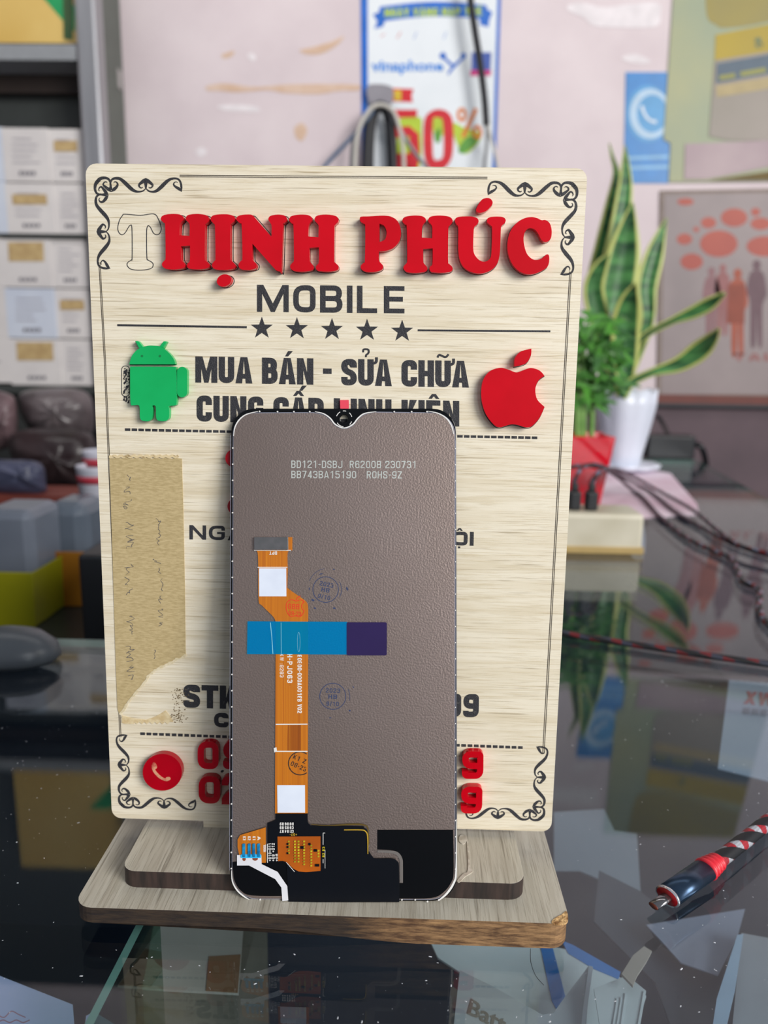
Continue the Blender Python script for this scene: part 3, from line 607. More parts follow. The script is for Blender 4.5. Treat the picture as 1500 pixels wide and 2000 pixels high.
# ---- phone disc, digits, bullets
pd = plate('phone_badge', [ell(317, 1508.5, 38.5, 36, 48)], SF, .0001, LT, m_reddk, sign, bevel=.0003)
hs = cat_rom([(297, 1492), (301, 1488.5), (305.5, 1494), (306.5, 1500), (303, 1503), (306, 1508), (314, 1516), (322, 1520.5), (325, 1518), (331, 1518), (333, 1522), (327, 1525.5), (320, 1524.5), (309, 1518.5), (300, 1508.5), (296, 1499)], n=4)
plate('handset_mark', [hs], SF, LT, .0002, mat('exposed_veneer', 'd89a78', .6, col2='a8101c', scale=260, contrast=(.45, .6)), sign)
btext('raised_digit', '0', [(386, 1502), (427, 1503), (427, 1449), (386, 1448)], SF, .0001, LT, m_reddk, sign, cw=.74, t=.22, bevel=.0002)
btext('raised_digit', '9', [(436, 1502), (476, 1503), (476, 1449), (436, 1448)], SF, .0001, LT, m_reddk, sign, cw=.74, t=.22, bevel=.0002)
btext('raised_digit', '0', [(388, 1569), (430, 1570), (430, 1516.5), (388, 1515.5)], SF, .0001, LT, m_reddk, sign, cw=.74, t=.22, bevel=.0002)
btext('raised_digit', '2', [(433, 1571), (476, 1572), (476, 1517.5), (433, 1516.5)], SF, .0001, LT, m_reddk, sign, cw=.74, t=.22, bevel=.0002)
btext('raised_digit', '9', [(903, 1521), (944, 1522), (944.5, 1468), (903, 1467)], SF, .0001, LT, m_red, sign, cw=.74, t=.22, bevel=.0002)
btext('raised_digit', '9', [(900.5, 1588.5), (941.5, 1589.5), (942.5, 1537), (901, 1536)], SF, .0001, LT, m_red, sign, cw=.74, t=.22, bevel=.0002)
for cx, cy, r in ((458, 895, 18), (460, 989, 16)): plate('raised_badge', [ell(cx, cy, r)], SF, .0001, LT, m_reddk, sign, bevel=.0003)
plate('ink_spot', [ell(434, 1506.5, 3.4, 2.4, 12, -.4)], SF, 0, .0001, m_ink, sign)
# ---- masking tape
tp = [(213.5, 893.5)] + [(213.5 + 140 * i / 24, 894 + 1.6 * math.sin(i * 1.9) + 1.2 * i / 24) for i in range(1, 24)] + [(355, 896), (358, 1000), (361, 1150), (362.5, 1278), (352, 1285), (343, 1287), (337, 1292), (319, 1299), (304, 1307), (296, 1313), (287, 1321), (280, 1334), (271, 1345), (259, 1357), (250, 1368), (242, 1381), (233, 1396), (229.5, 1385), (226, 1300), (220, 1100)]
tape = plate('masking_tape', [tp], SF, .00001, .00022, m_tape, sign)
torn = [(362.5, 1278), (352, 1285), (343, 1287), (337, 1292), (319, 1299), (304, 1307), (296, 1313), (287, 1321), (280, 1334), (271, 1345), (259, 1357), (250, 1368), (242, 1381), (233, 1396)]
tw = [(x + 1.2 + random.uniform(-1, 1), y + 1 + random.uniform(-1, 1), random.uniform(2.5, 6)) for x, y in cat_rom(torn, False, 3)]
multi('torn_edge', ribbon(tw), SF, .00001, .0003, m_tapeedge, tape)
plate('tape_residue', [[(238, 1398), (238, 1412), (245, 1414), (262, 1414)] + [(262 + i * 5, 1410 + (i % 2) * 4.5) for i in range(15)] + [(338, 1410), (330, 1396), (323, 1388), (312, 1395), (300, 1401), (285, 1406), (262, 1404)]], SF, .00001, .0002, mat('tape_residue', 'c9b184', .8, col2='dccba4', scale=500), sign)
multi('adhesive_speck', [ell(random.gauss(350, 8), random.uniform(1345, 1410), random.uniform(.5, 1.6), random.uniform(.4, 1.2), n=6) for _ in range(90)] + [ell(random.gauss(340, 12), random.uniform(1395, 1412), random.uniform(.5, 2), random.uniform(.4, 1.2), n=6) for _ in range(40)], SF, 0, .0001, mat('speck_brown', '6e5a38', .8), sign)
multi('folded_lip', [ribloops([(x, y - 3.5 + 1.3 * math.sin(x * .5)) for x in range(213, 351, 3) for y in (895,)], 5)], SF, .0001, .0003, mat('creased_tape', 'd6c299', .8, col2='8a7248', scale=700, contrast=(.3, .5)), tape)
scr = []
for col, x0, ya, yb2, amp in ((0, 248, 930, 1000, 6), (0, 252, 1020, 1075, 7), (0, 250, 1100, 1168, 7), (0, 252, 1200, 1240, 6), (0, 250, 1262, 1330, 7), (1, 308, 1012, 1070, 4), (1, 305, 1090, 1128, 6), (1, 312, 1130, 1170, 3), (1, 310, 1170, 1222, 4), (1, 298, 1268, 1292, 1.5)):
    y = ya; pts = []
    while y < yb2:
        pts.append((x0 + random.uniform(-amp, amp) * 1.3 + (y - 930) * .012, y + random.uniform(-3, 3), random.uniform(.5, 1.3))); y += random.uniform(1.6, 3.6)
        if random.random() < .18 and len(pts) > 4: scr += ribbon(cat_rom(pts, False, 4)); pts = []; y += 6
    if len(pts) > 2: scr += ribbon(cat_rom(pts, False, 4))
multi('handwriting', scr, SF, .00025, .00003, m_pen, tape)
# =================================================================== PHONE SCREEN ASSEMBLY
right_w = right; U_ = (right * 1 + up * -.005 + fwd * -.007).normalized()
V_ = (up * 1 + fwd * .008)
P0 = CAM + ray(671, 1761) * .2466
LFm = Frame(P0, U_, V_)
scn = empty('phone_screen', P0, 'bare replacement phone display, metal back outward, leaning against the wooden sign', 'phone part')
gl = []
def lpx(x, y, w=0): return LFm.px(x, y, w)[:2]
outer = []
for cx, cy, r, a0 in ((848, 1717, 45, 90), (449, 0, 0, 0),):
    pass
def corner_arc(cx, cy, r, a0, a1, n=8): return [(cx + r * math.cos(math.radians(a0 + (a1 - a0) * i / n)), cy + r * math.sin(math.radians(a0 + (a1 - a0) * i / n))) for i in range(n + 1)]
def lcd_outline(i):
    # image y is down; go around clockwise from top left
    return corner_arc(496.5, 843, 45 - i, 180, 270) + corner_arc(845, 844, 46 - i, 270, 360) + corner_arc(843, 1710, 50 - i, 0, 90) + corner_arc(500, 1708, 51 - i, 90, 180)
hole = ell(672, 818, 7.2, 8, 20)
plate('glass_panel', [lcd_outline(0), hole], LFm, -.0013, .0008, m_blackgl, scn, bevel=.0002)
plate('polished_rim', [lcd_outline(1.2)], LFm, -.0005, .00005, m_rim, scn) if False else None
# metal back with notch
def metal(i):
    L = corner_arc(498, 849, 42 - i, 180, 270)
    notch = cat_rom([(612, 806.5 + i), (632, 811 + i), (645, 821 + i), (655, 832 + i), (672, 838 + i), (689, 832 + i), (699, 820 + i), (712, 810 + i), (732, 805.5 + i)], False, 4)
    return L + notch + corner_arc(845, 850, 43 - i, 270, 360) + corner_arc(840, 1708, 48 - i, 0, 90) + corner_arc(503, 1706, 49 - i, 90, 180)
plate('rim_line', [metal(-1.4)], LFm, -.0005, .0003, m_rim, scn)
plate('back_plate', [metal(0)], LFm, -.0005, .0005, m_metal, scn)
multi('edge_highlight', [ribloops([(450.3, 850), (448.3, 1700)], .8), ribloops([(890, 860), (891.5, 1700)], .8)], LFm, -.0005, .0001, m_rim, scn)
nt_ = cat_rom([(612, 799), (732, 799), (712, 808), (699, 818), (689, 829), (672, 834), (655, 829), (645, 819), (632, 809)], n=3)
# white rim accents
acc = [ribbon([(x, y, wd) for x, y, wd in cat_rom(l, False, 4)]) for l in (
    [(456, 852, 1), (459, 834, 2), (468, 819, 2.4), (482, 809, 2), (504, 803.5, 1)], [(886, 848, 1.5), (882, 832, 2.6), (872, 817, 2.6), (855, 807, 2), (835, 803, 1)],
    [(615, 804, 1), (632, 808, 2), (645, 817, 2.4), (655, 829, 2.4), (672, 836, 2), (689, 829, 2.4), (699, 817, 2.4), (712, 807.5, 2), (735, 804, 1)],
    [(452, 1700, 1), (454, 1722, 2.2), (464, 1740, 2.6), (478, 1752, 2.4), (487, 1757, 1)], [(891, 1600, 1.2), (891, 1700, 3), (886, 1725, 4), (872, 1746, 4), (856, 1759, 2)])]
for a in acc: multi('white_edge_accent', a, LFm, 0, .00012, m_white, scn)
multi('guide_dot', [ell(454.6 - 3 * (i / 27), 875 + i * 31.6, 1.5, n=10) for i in range(27)] + [ell(x, y, 1.6, n=10) for x, y in ((507, 803.5), (542, 804), (574, 804), (605, 804), (770, 804), (804, 804), (834, 804), (508, 1757), (785, 1757.5), (811, 1757.5), (835, 1761), (857, 1758))] + [ell(889.5, 876 + i * 31.6, 1.1, n=8) for i in range(27)], LFm, 0, .0002, m_white, scn)
plate('camera_ring', [ell(672, 818, 11, 11.5, 26), ell(672, 818, 8.6, 9.2, 26)], LFm, -.0003, .0001, m_black, scn)
multi('camera_ring_mark', [ribloops(corner_arc(672, 818, 15.5, a, b, 5), 1.3) for a, b in ((95, 150), (200, 240), (262, 285), (310, 345), (20, 45))], LFm, -.0004, .00015, m_white, scn)
tab = plate('pull_tab', [[(664, 781.5), (681, 781), (681.5, 797), (678, 800), (666, 800), (664.5, 797)]], LFm, -.0012, .0004, mat('red_pull_tab', 'e04458', .35), scn)
# prints
btext('printed_code', 'BD121-DSBJ  R62008 230731', [(569, 914), (813.5, 914.5), (813.5, 900.5), (569, 899.5)], LFm, 0, .00004, m_print, scn, cw=.60, t=.13, gap=.17)
btext('printed_code', 'BB743BA15190   ROHS-9Z', [(569, 934), (785, 934.5), (785, 920.5), (569, 919.5)], LFm, 0, .00004, m_print, scn, cw=.60, t=.13, gap=.17)
# lower black films
plate('black_film', [cat_rom([(882 + 2, 1621), (885, 1621, CC), (886, 1700), (882, 1722), (866, 1743), (842, 1754), (780, 1755, CC), (780, 1725, CC), (787, 1725, CC), (787, 1690), (785, 1677), (779, 1667), (768, 1661), (737, 1659, CC), (737, 1621, CC)], n=4)], LFm, 0, .00015, m_black, scn)
plate('black_film', [cat_rom([(454, 1684, CC), (462, 1683, CC), (560, 1683, CC), (563, 1750, CC), (492, 1749), (470, 1739), (458, 1720), (455, 1700)], n=4)], LFm, 0, .00015, m_black, scn)
plate('black_cover', [cat_rom([(538, 1589, CC), (601, 1589, CC), (601, 1604), (606, 1611), (616, 1613), (700, 1614), (712, 1617), (718, 1626), (720, 1662, CC), (728, 1673), (735, 1677), (765, 1677), (776, 1682), (779.5, 1695), (780, 1762, CC), (563, 1762.5, CC), (560, 1683, CC), (522, 1684, CC), (522, 1608, CC), (538, 1602, CC)], n=3)], LFm, .00016, .0004, m_pcb, scn, bevel=.00015)
multi('gold_edge', ribbon(cat_rom([(672, 1621, 1.6), (705, 1621, 1.8), (714, 1624, 2), (718, 1634, 2), (718.5, 1668, 1.5)], False, 4)), LFm, .00057, .0001, m_gold, scn)
multi('iridescent_edge', ribbon(cat_rom([(608, 1610, 1), (640, 1612.5, 2), (690, 1610, 3), (712, 1612, 2.5), (719, 1620, 2), (720.5, 1650, 1.4)], False, 4)), LFm, .0003, .0001, mat('bronze_edge', '7a6430', .3, metal=.5), scn)
multi('metal_strip', ribbon(cat_rom([(737, 1663, 4.5), (760, 1663.5, 5), (775, 1667, 6), (783, 1678, 6), (784, 1695, 6), (784, 1724, 6)], False, 4)), LFm, .00016, .0001, m_silver, scn)
fl = empty('flex_cable', P0); fl.parent = scn; fl.matrix_local = WM[scn.name].inverted() @ LFm.M; WM[fl.name] = LFm.M.copy()
FX = .00018
plate('amber_film', [cat_rom([(496, 1049, CC), (571, 1049, CC), (571, 1075, CC), (562, 1079), (562, 1110, CC), (561, 1148, CC), (570, 1155), (592, 1170), (600, 1178), (602, 1190, CC), (601, 1589, CC), (537, 1589, CC), (538.5, 1216, CC), (534, 1205), (512, 1183), (505, 1172), (504.5, 1110, CC), (503, 1079), (496, 1075, CC)], n=4)], LFm, FX, .0002, m_flex, fl)
plate('connector', [[(496, 1049), (562.5, 1049), (563, 1073.5), (496, 1073.5)]], LFm, FX + .0002, .0007, m_conn, fl, bevel=.0001)
for x, a, b in ((551, 1284, 1412), (556, 1284, 1589), (553, 1416, 1589), (560, 1330, 1466), (566, 1340, 1530), (520, 1080, 1108), (530, 1085, 1108), (548, 1080, 1108)): multi('copper_trace', [ribloops([(x, a), (x + .2, b)], .7)], LFm, FX + .0002, .00002, mat('trace_lines', 'd98a20', .3), fl)
multi('white_line', [pline((496, 1074.6), (568, 1074.8), 1.8), pline((503, 1108), (561, 1108), 1.8), pline((538.5, 1414.8), (600.5, 1414.4), 2), pline((537.5, 1467.5), (600.5, 1467.6), 2), [[(534.5, 1461), (540, 1459.5), (541, 1468), (535.5, 1469.5)]]], LFm, FX + .0002, .00004, m_white, fl)
plate('white_sticker', [[(506, 1110), (559, 1110), (559.3, 1164.8), (506.3, 1164.8)]], LFm, FX + .0002, .00008, m_stick, fl)
plate('white_sticker', [[(541.4, 1533.6), (595.6, 1533.6), (595.8, 1587.3), (542, 1587.3)]], LFm, FX + .0002, .00008, m_stick, fl)
plate('amber_dark_patch', [[(562, 1416), (588, 1416), (588, 1466), (560, 1466)]], LFm, FX + .0002, .00001, m_flexdk, fl)  # darker amber section between the white lines
TW = FX + .0002
btext('printed_text', 'DPT', [(541, 1077), (526, 1077), (526, 1083.5), (541, 1083.5)], LFm, TW, .00004, m_white, fl, cw=.7, t=.22, gap=.15)
# reads downwards: baseline on the left
btext('printed_text', '80800-000A0016B V02', [(580.8, 1279), (580.8, 1393), (589.4, 1393), (589.4, 1279)], LFm, TW, .00004, m_white, fl, cw=.62, t=.2, gap=.14)
btext('printed_text', 'H-PJ063', [(561, 1277), (561, 1334), (571, 1334), (571, 1277)], LFm, TW, .00004, m_white, fl, cw=.62, t=.18, gap=.2)
btext('printed_text', 'KW :8283', [(546.5, 1277), (546.5, 1323), (554, 1323), (554, 1277)], LFm, TW, .00004, m_white, fl, cw=.6, t=.14, gap=.22)
def ringtext(name, cx, cy, r, lines, rot, m, w, fs, parent, lw=1.4, full=True, clip=None):
    shp = [ribloops(ell(cx, cy, r, n=40), lw, True)] if full else []
    if clip: shp = ribbon([p for p in ell(cx, cy, r, n=60) if p[0] < clip][::-1] if False else sorted([p for p in ell(cx, cy, r, n=60) if p[0] < clip], key=lambda p: (math.atan2(p[1] - cy, p[0] - cx) % (2 * math.pi))), lw)
    c, s = math.cos(rot), math.sin(rot)
    for k, (t, dy, wd) in enumerate(lines):
        g, W = tshapes(t, .6, .16, .2)
        for loops in g:
            L = [[((cx + ((x / W - .5) * wd) * c - (dy - y * fs) * s), (cy + ((x / W - .5) * wd) * s + (dy - y * fs) * c)) for x, y in l] for l in loops]
            if clip and max(p[0] for l in L for p in l) > clip: continue
            shp.append(L)
    return multi(name, shp, LFm, w, .00003, m, parent)
ringtext('ink_stamp', 636, 1151.5, 25, [('2023', -6, 27), ('HB', 5, 16), ('9/10', 19, 24)], .2, m_stampb, 0, 8.5, scn)
ringtext('ink_stamp', 650, 1360, 25.5, [('2023', -7, 28), ('HB', 5, 17), ('9/10', 19, 24)], .03, m_stampb, 0, 8.5, scn)
multi('ink_smudge', [ell(x, y, a, b, 8, r) for x, y, a, b, r in ((652, 1112, 2.2, 1.2, .3), (678, 1150, 1.8, 4, -.3), (615, 1188, 2.5, 1.5, .5), (611, 1172, 3.5, 2, .4), (653, 1188, 3, 1.8, .3), (627, 1121, 4, 1, -.2), (604, 1150, 1, 3, 0), (683, 1388, 2, 1.8, 0), (645, 1402, 2.2, 1, 0), (690, 1342, 1, 2.5, -.4))] + [ribloops(corner_arc(636, 1151.5, 31, -30, 30), 1), ribloops(corner_arc(650, 1360, 33, -25, 15), 1), ribloops(corner_arc(640, 1148, 38, 200, 260), .8)], LFm, 0, .00003, m_stampb, scn)
apx = [((x - 1085) * .095 + 576.5, (y - 410) * .095 + 1188) for x, y in [(p[0], p[1]) for p in cat_rom([(900, 370), (912, 305), (950, 255), (1010, 235), (1060, 246), (1105, 262), (1145, 250), (1190, 236), (1240, 250), (1271, 282, CC), (1235, 310), (1217, 360), (1228, 420), (1271, 464, CC), (1240, 530), (1195, 578), (1160, 584), (1120, 572), (1080, 566), (1040, 576), (1010, 584), (978, 572), (930, 512), (905, 440)])]]
ap = multi('ink_stamp', [ribloops(apx, 1.4, True), ribloops(cat_rom([(579, 1172), (581, 1167), (587, 1164)], False, 3), 1.4)], LFm, TW, .00004, m_stampr, fl)
btext('printed_text', 'G88', [(562.5, 1189), (584.5, 1190), (584.5, 1180), (562.5, 1179)], LFm, TW, .00004, m_stampr, fl, cw=.65, t=.14, gap=.2)
btext('printed_text', '09-23', [(564, 1201.5), (588.5, 1203), (588.5, 1195), (564, 1193.5)], LFm, TW, .00004, m_stampr, fl, cw=.6, t=.14, gap=.2)
ringtext('ink_stamp', 586, 1491, 22.5, [('K1 ZH', -3, 34), ('08-23', 11, 32)], .42, m_stampk, TW, 9, fl, 2, True, 600)
# blue tape
BT = FX + .0003
tb = empty('adhesive_film', P0); tb.parent = scn; tb.matrix_local = WM[scn.name].inverted() @ LFm.M; WM[tb.name] = LFm.M.copy()
plate('blue_section', [[(483.5, 1213.5), (678, 1214.5), (678, 1278.5), (482.5, 1277.5)]], LFm, BT, .00006, m_tapeb, tb)
plate('purple_end', [rrect(677, 1215.5, 755.5, 1280, 3)], LFm, BT + .00001, .00006, m_tapep, tb)
multi('bubble_glint', [ribloops(ell(583.5, 1254, 2.6, 19, 30), .5, True), ribloops([(528, 1216), (531, 1245), (533, 1277)], 1.2), ribloops([(549, 1216), (549.5, 1277)], .8)], LFm, BT + .00006, .00002, mat('film_glint', '8fd0e0', .2), tb)  # pale lines paint the glints of a bubble and creases
# connector area at the bottom
plate('amber_window', [[(469, 1631), (519, 1616), (519.5, 1685), (511, 1685), (511, 1669.5), (467, 1669.5), (464, 1655), (464, 1640)]], LFm, .00056, .0001, m_flex, fl)
multi('amber_window', [cat_rom([(542, 1634, CC), (626, 1633.5, CC), (626, 1701, CC), (583, 1702), (558, 1683), (543, 1682, CC)], n=3)], LFm, .00056, .0001, m_fr, fl)
comp = [];
for ci, (x, y0, y1) in enumerate(((564, 1642, 1668), (576, 1642, 1684), (583, 1642, 1686), (594, 1642, 1692), (608, 1650, 1693), (622, 1660, 1674))):
    y = y0
    while y < y1: comp.append(rrect(x - 1.8, y, x + 1.8, y + 3.2, .8, 2)); y += 5.6
multi('component_row', comp, LFm, .00066, .0002, m_yel, fl)
multi('chip', [[(x, y), (x + a, y), (x + a, y + b), (x, y + b)] for x, y, a, b in ((560, 1647, 3.5, 3.5), (560, 1653, 3.5, 3.5), (560, 1665, 3.5, 3.5), (587, 1653, 6, 5), (602.5, 1647, 4, 4), (613, 1659, 6, 4.5), (615.5, 1688, 8, 4.5))], LFm, .00066, .0003, m_pcb, fl)
for x in (476, 486.5, 495.5, 505): plate('solder_pin', [rrect(x - 2.7, 1648, x + 2.7, 1674, 1.5, 3)], LFm, .00066, .0004, m_blue_pin, fl, bevel=.0001)
plate('solder_base', [rrect(470, 1669, 510, 1676, 2, 3)], LFm, .0006, .0003, mat('cyan_base', '30b8f0', .2), fl)
rbn = plate('white_ribbon', [[(463, 1670), (510.5, 1670.5), (511, 1688), (542, 1703), (561, 1731), (563, 1758.5), (551.5, 1760), (549.5, 1733.5), (537.5, 1717), (486.5, 1690.5), (463, 1690.5)]], LFm, .00062, .0001, m_ribbon, fl)
multi('solder_hole', [ell(476.8, 1678, 3.3, 3.6, 14), ell(498.4, 1677.4, 5.4, 3.6, 14)], LFm, .00072, .00008, mat('copper_brown', '8a4a2c', .4), fl)
for k, s in enumerate(('K3', 'K2', 'K1', 'A')):
    x = 474.5 + k * 9.5; btext('printed_text', s, [(x, 1633.5), (x, 1641), (x + 5.5, 1641), (x + 5.5, 1633.5)], LFm, .00068, .00005, m_white, fl, cw=.6, t=.2, gap=.2)
for k, s in enumerate(('R7 R8 R9', 'R4 R5 R6', 'C21 C9 D8')):
    x = 546.5 + k * 9.7; btext('printed_text', s, [(x + 7.5, 1626), (x + 7.5, 1607), (x, 1607), (x, 1626)], LFm, .00057, .00005, m_white, fl, cw=.6, t=.2, gap=.22) if False else [btext('printed_text', q, [(x + 7.5, 1626.5 - 7.2 * j - 5.5), (x, 1626.5 - 7.2 * j - 5.5), (x, 1626.5 - 7.2 * j), (x + 7.5, 1626.5 - 7.2 * j)], LFm, .00057, .00005, m_white, fl, cw=.6, t=.2, gap=.2) for j, q in enumerate(s.split())]
btext('printed_text', '+D7-', [(580, 1627.5), (566, 1627.5), (566, 1632.5), (580, 1632.5)], LFm, .00067, .00005, m_gold, fl, cw=.6, t=.2, gap=.25)
for x, s, a, b in ((524.5, '+D10+D11', 1682, 1647), (531, '+D9 +D12', 1682, 1647), (538, '+D8', 1682, 1668)):
    btext('printed_text', s, [(x + 5.5, a), (x + 5.5, b), (x, b), (x, a)], LFm, .00057, .00005, m_white, fl, cw=.6, t=.18, gap=.25)
btext('printed_text', 'HOSL', [(519.5, 1664), (519.5, 1649), (514.5, 1649), (514.5, 1664)], LFm, .00068, .00005, m_white, fl, cw=.6, t=.2, gap=.2)
btext('printed_text', 'R2 R3', [(634.5, 1674), (634.5, 1654), (629.5, 1654), (629.5, 1674)], LFm, .00057, .00005, m_yel, fl, cw=.6, t=.2, gap=.2)
multi('white_line', [pline((522.5, 1648), (522.5, 1685), 1.2), pline((631, 1627), (631, 1650), 1.2), pline((631, 1627), (635, 1627), 1.2), pline((631, 1678), (631, 1686), 1.2), pline((634.8, 1660), (634.8, 1696), .8), ribloops([(559, 1684), (575, 1702.5)], 1)], LFm, .00057, .00006, m_white, fl)
# =================================================================== CHARGING CABLE (near)
def braid(name, dark='0d0e14', red='c02030', white='c9ccd6', den=1.0, share=.5):
    m = bpy.data.materials.new(name); m.use_nodes = True; nt = m.node_tree; N = nt.nodes; L = nt.links; b = N['Principled BSDF']; b.inputs['Roughness'].default_value = .55
    uv = N.new('ShaderNodeUVMap'); sp = N.new('ShaderNodeSeparateXYZ'); L.new(uv.outputs[0], sp.inputs[0])
    def ma(op, a, bb=None, c=None):
        n = N.new('ShaderNodeMath'); n.operation = op
        for i, s in enumerate((a, bb, c)):
            if s is None: continue
            if isinstance(s, (int, float)): n.inputs[i].default_value = s
            else: L.new(s, n.inputs[i])
        return n.outputs[0]
    u, v = sp.outputs[0], sp.outputs[1]
    def fr(k, s): return ma('FRACT', ma('ADD', ma('MULTIPLY', u, k), ma('MULTIPLY', v, s)))
    band = ma('LESS_THAN', fr(2.0, .45 * den), share)       # helical coloured strands
    alt = ma('LESS_THAN', fr(0.0, .95 * den), .5)
    fine = ma('MULTIPLY', ma('LESS_THAN', fr(8.0, 9.0 * den), .7), ma('LESS_THAN', fr(-8.0, 9.0 * den), .7))
    def mix(f, a, bb):
        x = N.new('ShaderNodeMix'); x.data_type = 'RGBA'; L.new(f, x.inputs[0])
        for s, i in ((a, 6), (bb, 7)):
            if isinstance(s, tuple): x.inputs[i].default_value = s
            else: L.new(s, x.inputs[i])
        return x.outputs[2]
    colr = mix(alt, lin(white), lin(red)); f = ma('MULTIPLY', band, ma('ADD', ma('MULTIPLY', fine, .75), .25)); L.new(mix(f, lin(dark), colr), b.inputs['Base Color'])
    bp = N.new('ShaderNodeBump'); bp.inputs['Strength'].default_value = .6; bp.inputs['Distance'].default_value = .0003; L.new(fine, bp.inputs['Height']); L.new(bp.outputs[0], b.inputs['Normal'])
    return m
m_braid = braid('braided_sheath', share=.40, den=1.45); m_braid2 = braid('braided_sheath_far', red='8c1820', den=.8, share=.5, white='8088a0')
usb = empty('charging_cable', onz(1380, 1700, 0), 'black and red braided charging cable with bare plug end lying on glass at right', 'cable')
zc = .0036
A0 = onz(1256, 1772, zc - .001); A1 = onz(1302, 1752, zc - .0005); B1 = onz(1376, 1700, zc); C1 = onz(1403, 1681, zc); D1 = onz(1452, 1643, zc); E1 = onz(1512, 1596, zc); F1_ = onz(1600, 1535, zc)
ax = (B1 - A1).normalized()
tube('plug_tip', [A1 - ax * .0072, A1 + ax * .004], .0019, mat('steel_tip', '8c8a8c', .18, metal=.9), usb, n=1, seg=24, flat=.55)
tube('plug_tip_mouth', [A1 - ax * .0075, A1 - ax * .0070], .0017, mat('rusty_mouth', '6e3220', .5), usb, n=1, seg=20, flat=.5)
tube('plug_body', [A1 + ax * .0005, B1], .0044, mat('gunmetal_blue_shell', '3c5068', .3, metal=.8, col2='32445a', scale=100), usb, n=1, seg=32, flat=.72)
tube('plug_face', [A1 + ax * .0002, A1 + ax * .0006], .0040, mat('red_plug_face', '9a1018', .35), usb, n=1, seg=32, flat=.68)
tube('shell_rim', [A1 + ax * .0003, A1 + ax * .0010], .00452, mat('bright_rim', 'e8e8ee', .2, metal=.8), usb, n=1, seg=32, flat=.73)
bt = []
for i in range(13):
    t = i / 12; bt.append((B1.lerp(C1, t), (.0046 - .0012 * t) * (1.0 if i % 3 else .80)))
tube('strain_relief', bt, .004, mat('red_rubber', 'e02838', .4), usb, n=2, seg=24, flat=.85)
tube('cord', [C1 - ax * .001, D1, E1, F1_], .0028, m_braid, usb, n=10, seg=20)
# =================================================================== CABLES FAR
g_c = 'braided cables on the far counter'
def cable(pts, r, m, label, name='braided_cable', cat='cable', group=None, z=.003):
    V = [onz(p[0], p[1], z) if len(p) == 2 else ony(p[0], p[1], p[2]) for p in pts]
    V = [Vector((q[0], q[1], max(q[2], r + .0004))) for q in cat_rom([tuple(v) for v in V], False, 8)]
    return tag(tube(name, V, r, m, n=1, seg=10), label, cat, group)
cable([(960, 1218), (1040, 1226), (1105, 1238), (1200, 1253), (1300, 1268), (1400, 1283), (1500, 1297), (1580, 1308)], .0021, braid('braided_sheath_dark', dark='08080c', red='7c141c', den=.8, share=.5, white='3c4052'), 'black and red braided cable crossing the glass straight, nearest behind the sign', group=g_c)
cable([(1153, 957, .725), (1160, 935, .735), (1180, 917, .76), (1205, 930, .86), (1240, 962), (1290, 1010), (1340, 1050), (1390, 1075), (1428, 1092), (1440, 1115), (1450, 1136), (1474, 1146), (1484, 1158), (1482, 1185), (1490, 1208), (1510, 1228)], .0024, m_braid2, 'braided cable that kinks downward twice near the right picture edge', group=g_c)
cable([(1121, 957, .725), (1124, 935, .735), (1140, 912, .75), (1170, 909, .77), (1205, 925, .9), (1250, 950), (1320, 1000), (1370, 1030), (1430, 1062), (1520, 1090)], .0022, m_braid2, 'middle braided cable running from the leftmost plug to the right edge', group=g_c)
cable([(1090, 920, .80), (1130, 910, .81), (1180, 913, .83), (1225, 925, .95), (1280, 955), (1335, 985), (1365, 1005), (1400, 1035), (1450, 1068), (1530, 1085)], .0022, m_braid2, 'uppermost braided cable in the bundle over the pink paper', group=g_c, z=.0085)
# power strip
ps = empty('power_strip', (.2, .73, 0), 'cream plastic power strip behind the right edge of the sign', 'power strip')
a = ony(1255, 1068, .705); x1 = a.x; m_cream = mat('aged_cream_plastic', 'cfc9b6', .4, col2='bfb8a2', scale=20)
box('housing', x1 - .26, x1, .705, .755, .0005, .038, m_cream, ps, bevel=.004)
box('base_rim', x1 - .262, x1 + .001, .703, .757, .0, .007, mat('yellowed_plastic', 'b49a62', .5), ps, bevel=.001)
for i, px_ in enumerate((1121, 1154)):
    c = ony(px_, 985, .725); pl = empty('power_plug', (c.x, .725, .038), ('left' if i == 0 else 'right') + ' one of two black plugs standing in the cream power strip', 'plug', 'plugs in the power strip')
    box('plug_body', c.x - .0055, c.x + .0055, .718, .732, .038, .056, mat('black_rubber', '16171b', .5), pl, bevel=.002)
    box('strain_relief', c.x - .003, c.x + .003, .722, .728, .056, .063, MATS['black_rubber'], pl, bevel=.001)
pp = plate('leaflet', [[(1125, 985), (1135, 925), (1215, 905), (1310, 925), (1362, 985), (1365, 1005), (1250, 1012)]], Frame((0, 0, .0003), (1, 0, 0), (0, 1, 0)), 0, .0006, mat('pink_white_paper', 'e6d6e2', .7, col2='d6b8c8', scale=12))
tag(pp, 'pale pink paper leaflet lying under the plant pots and cables', 'paper')
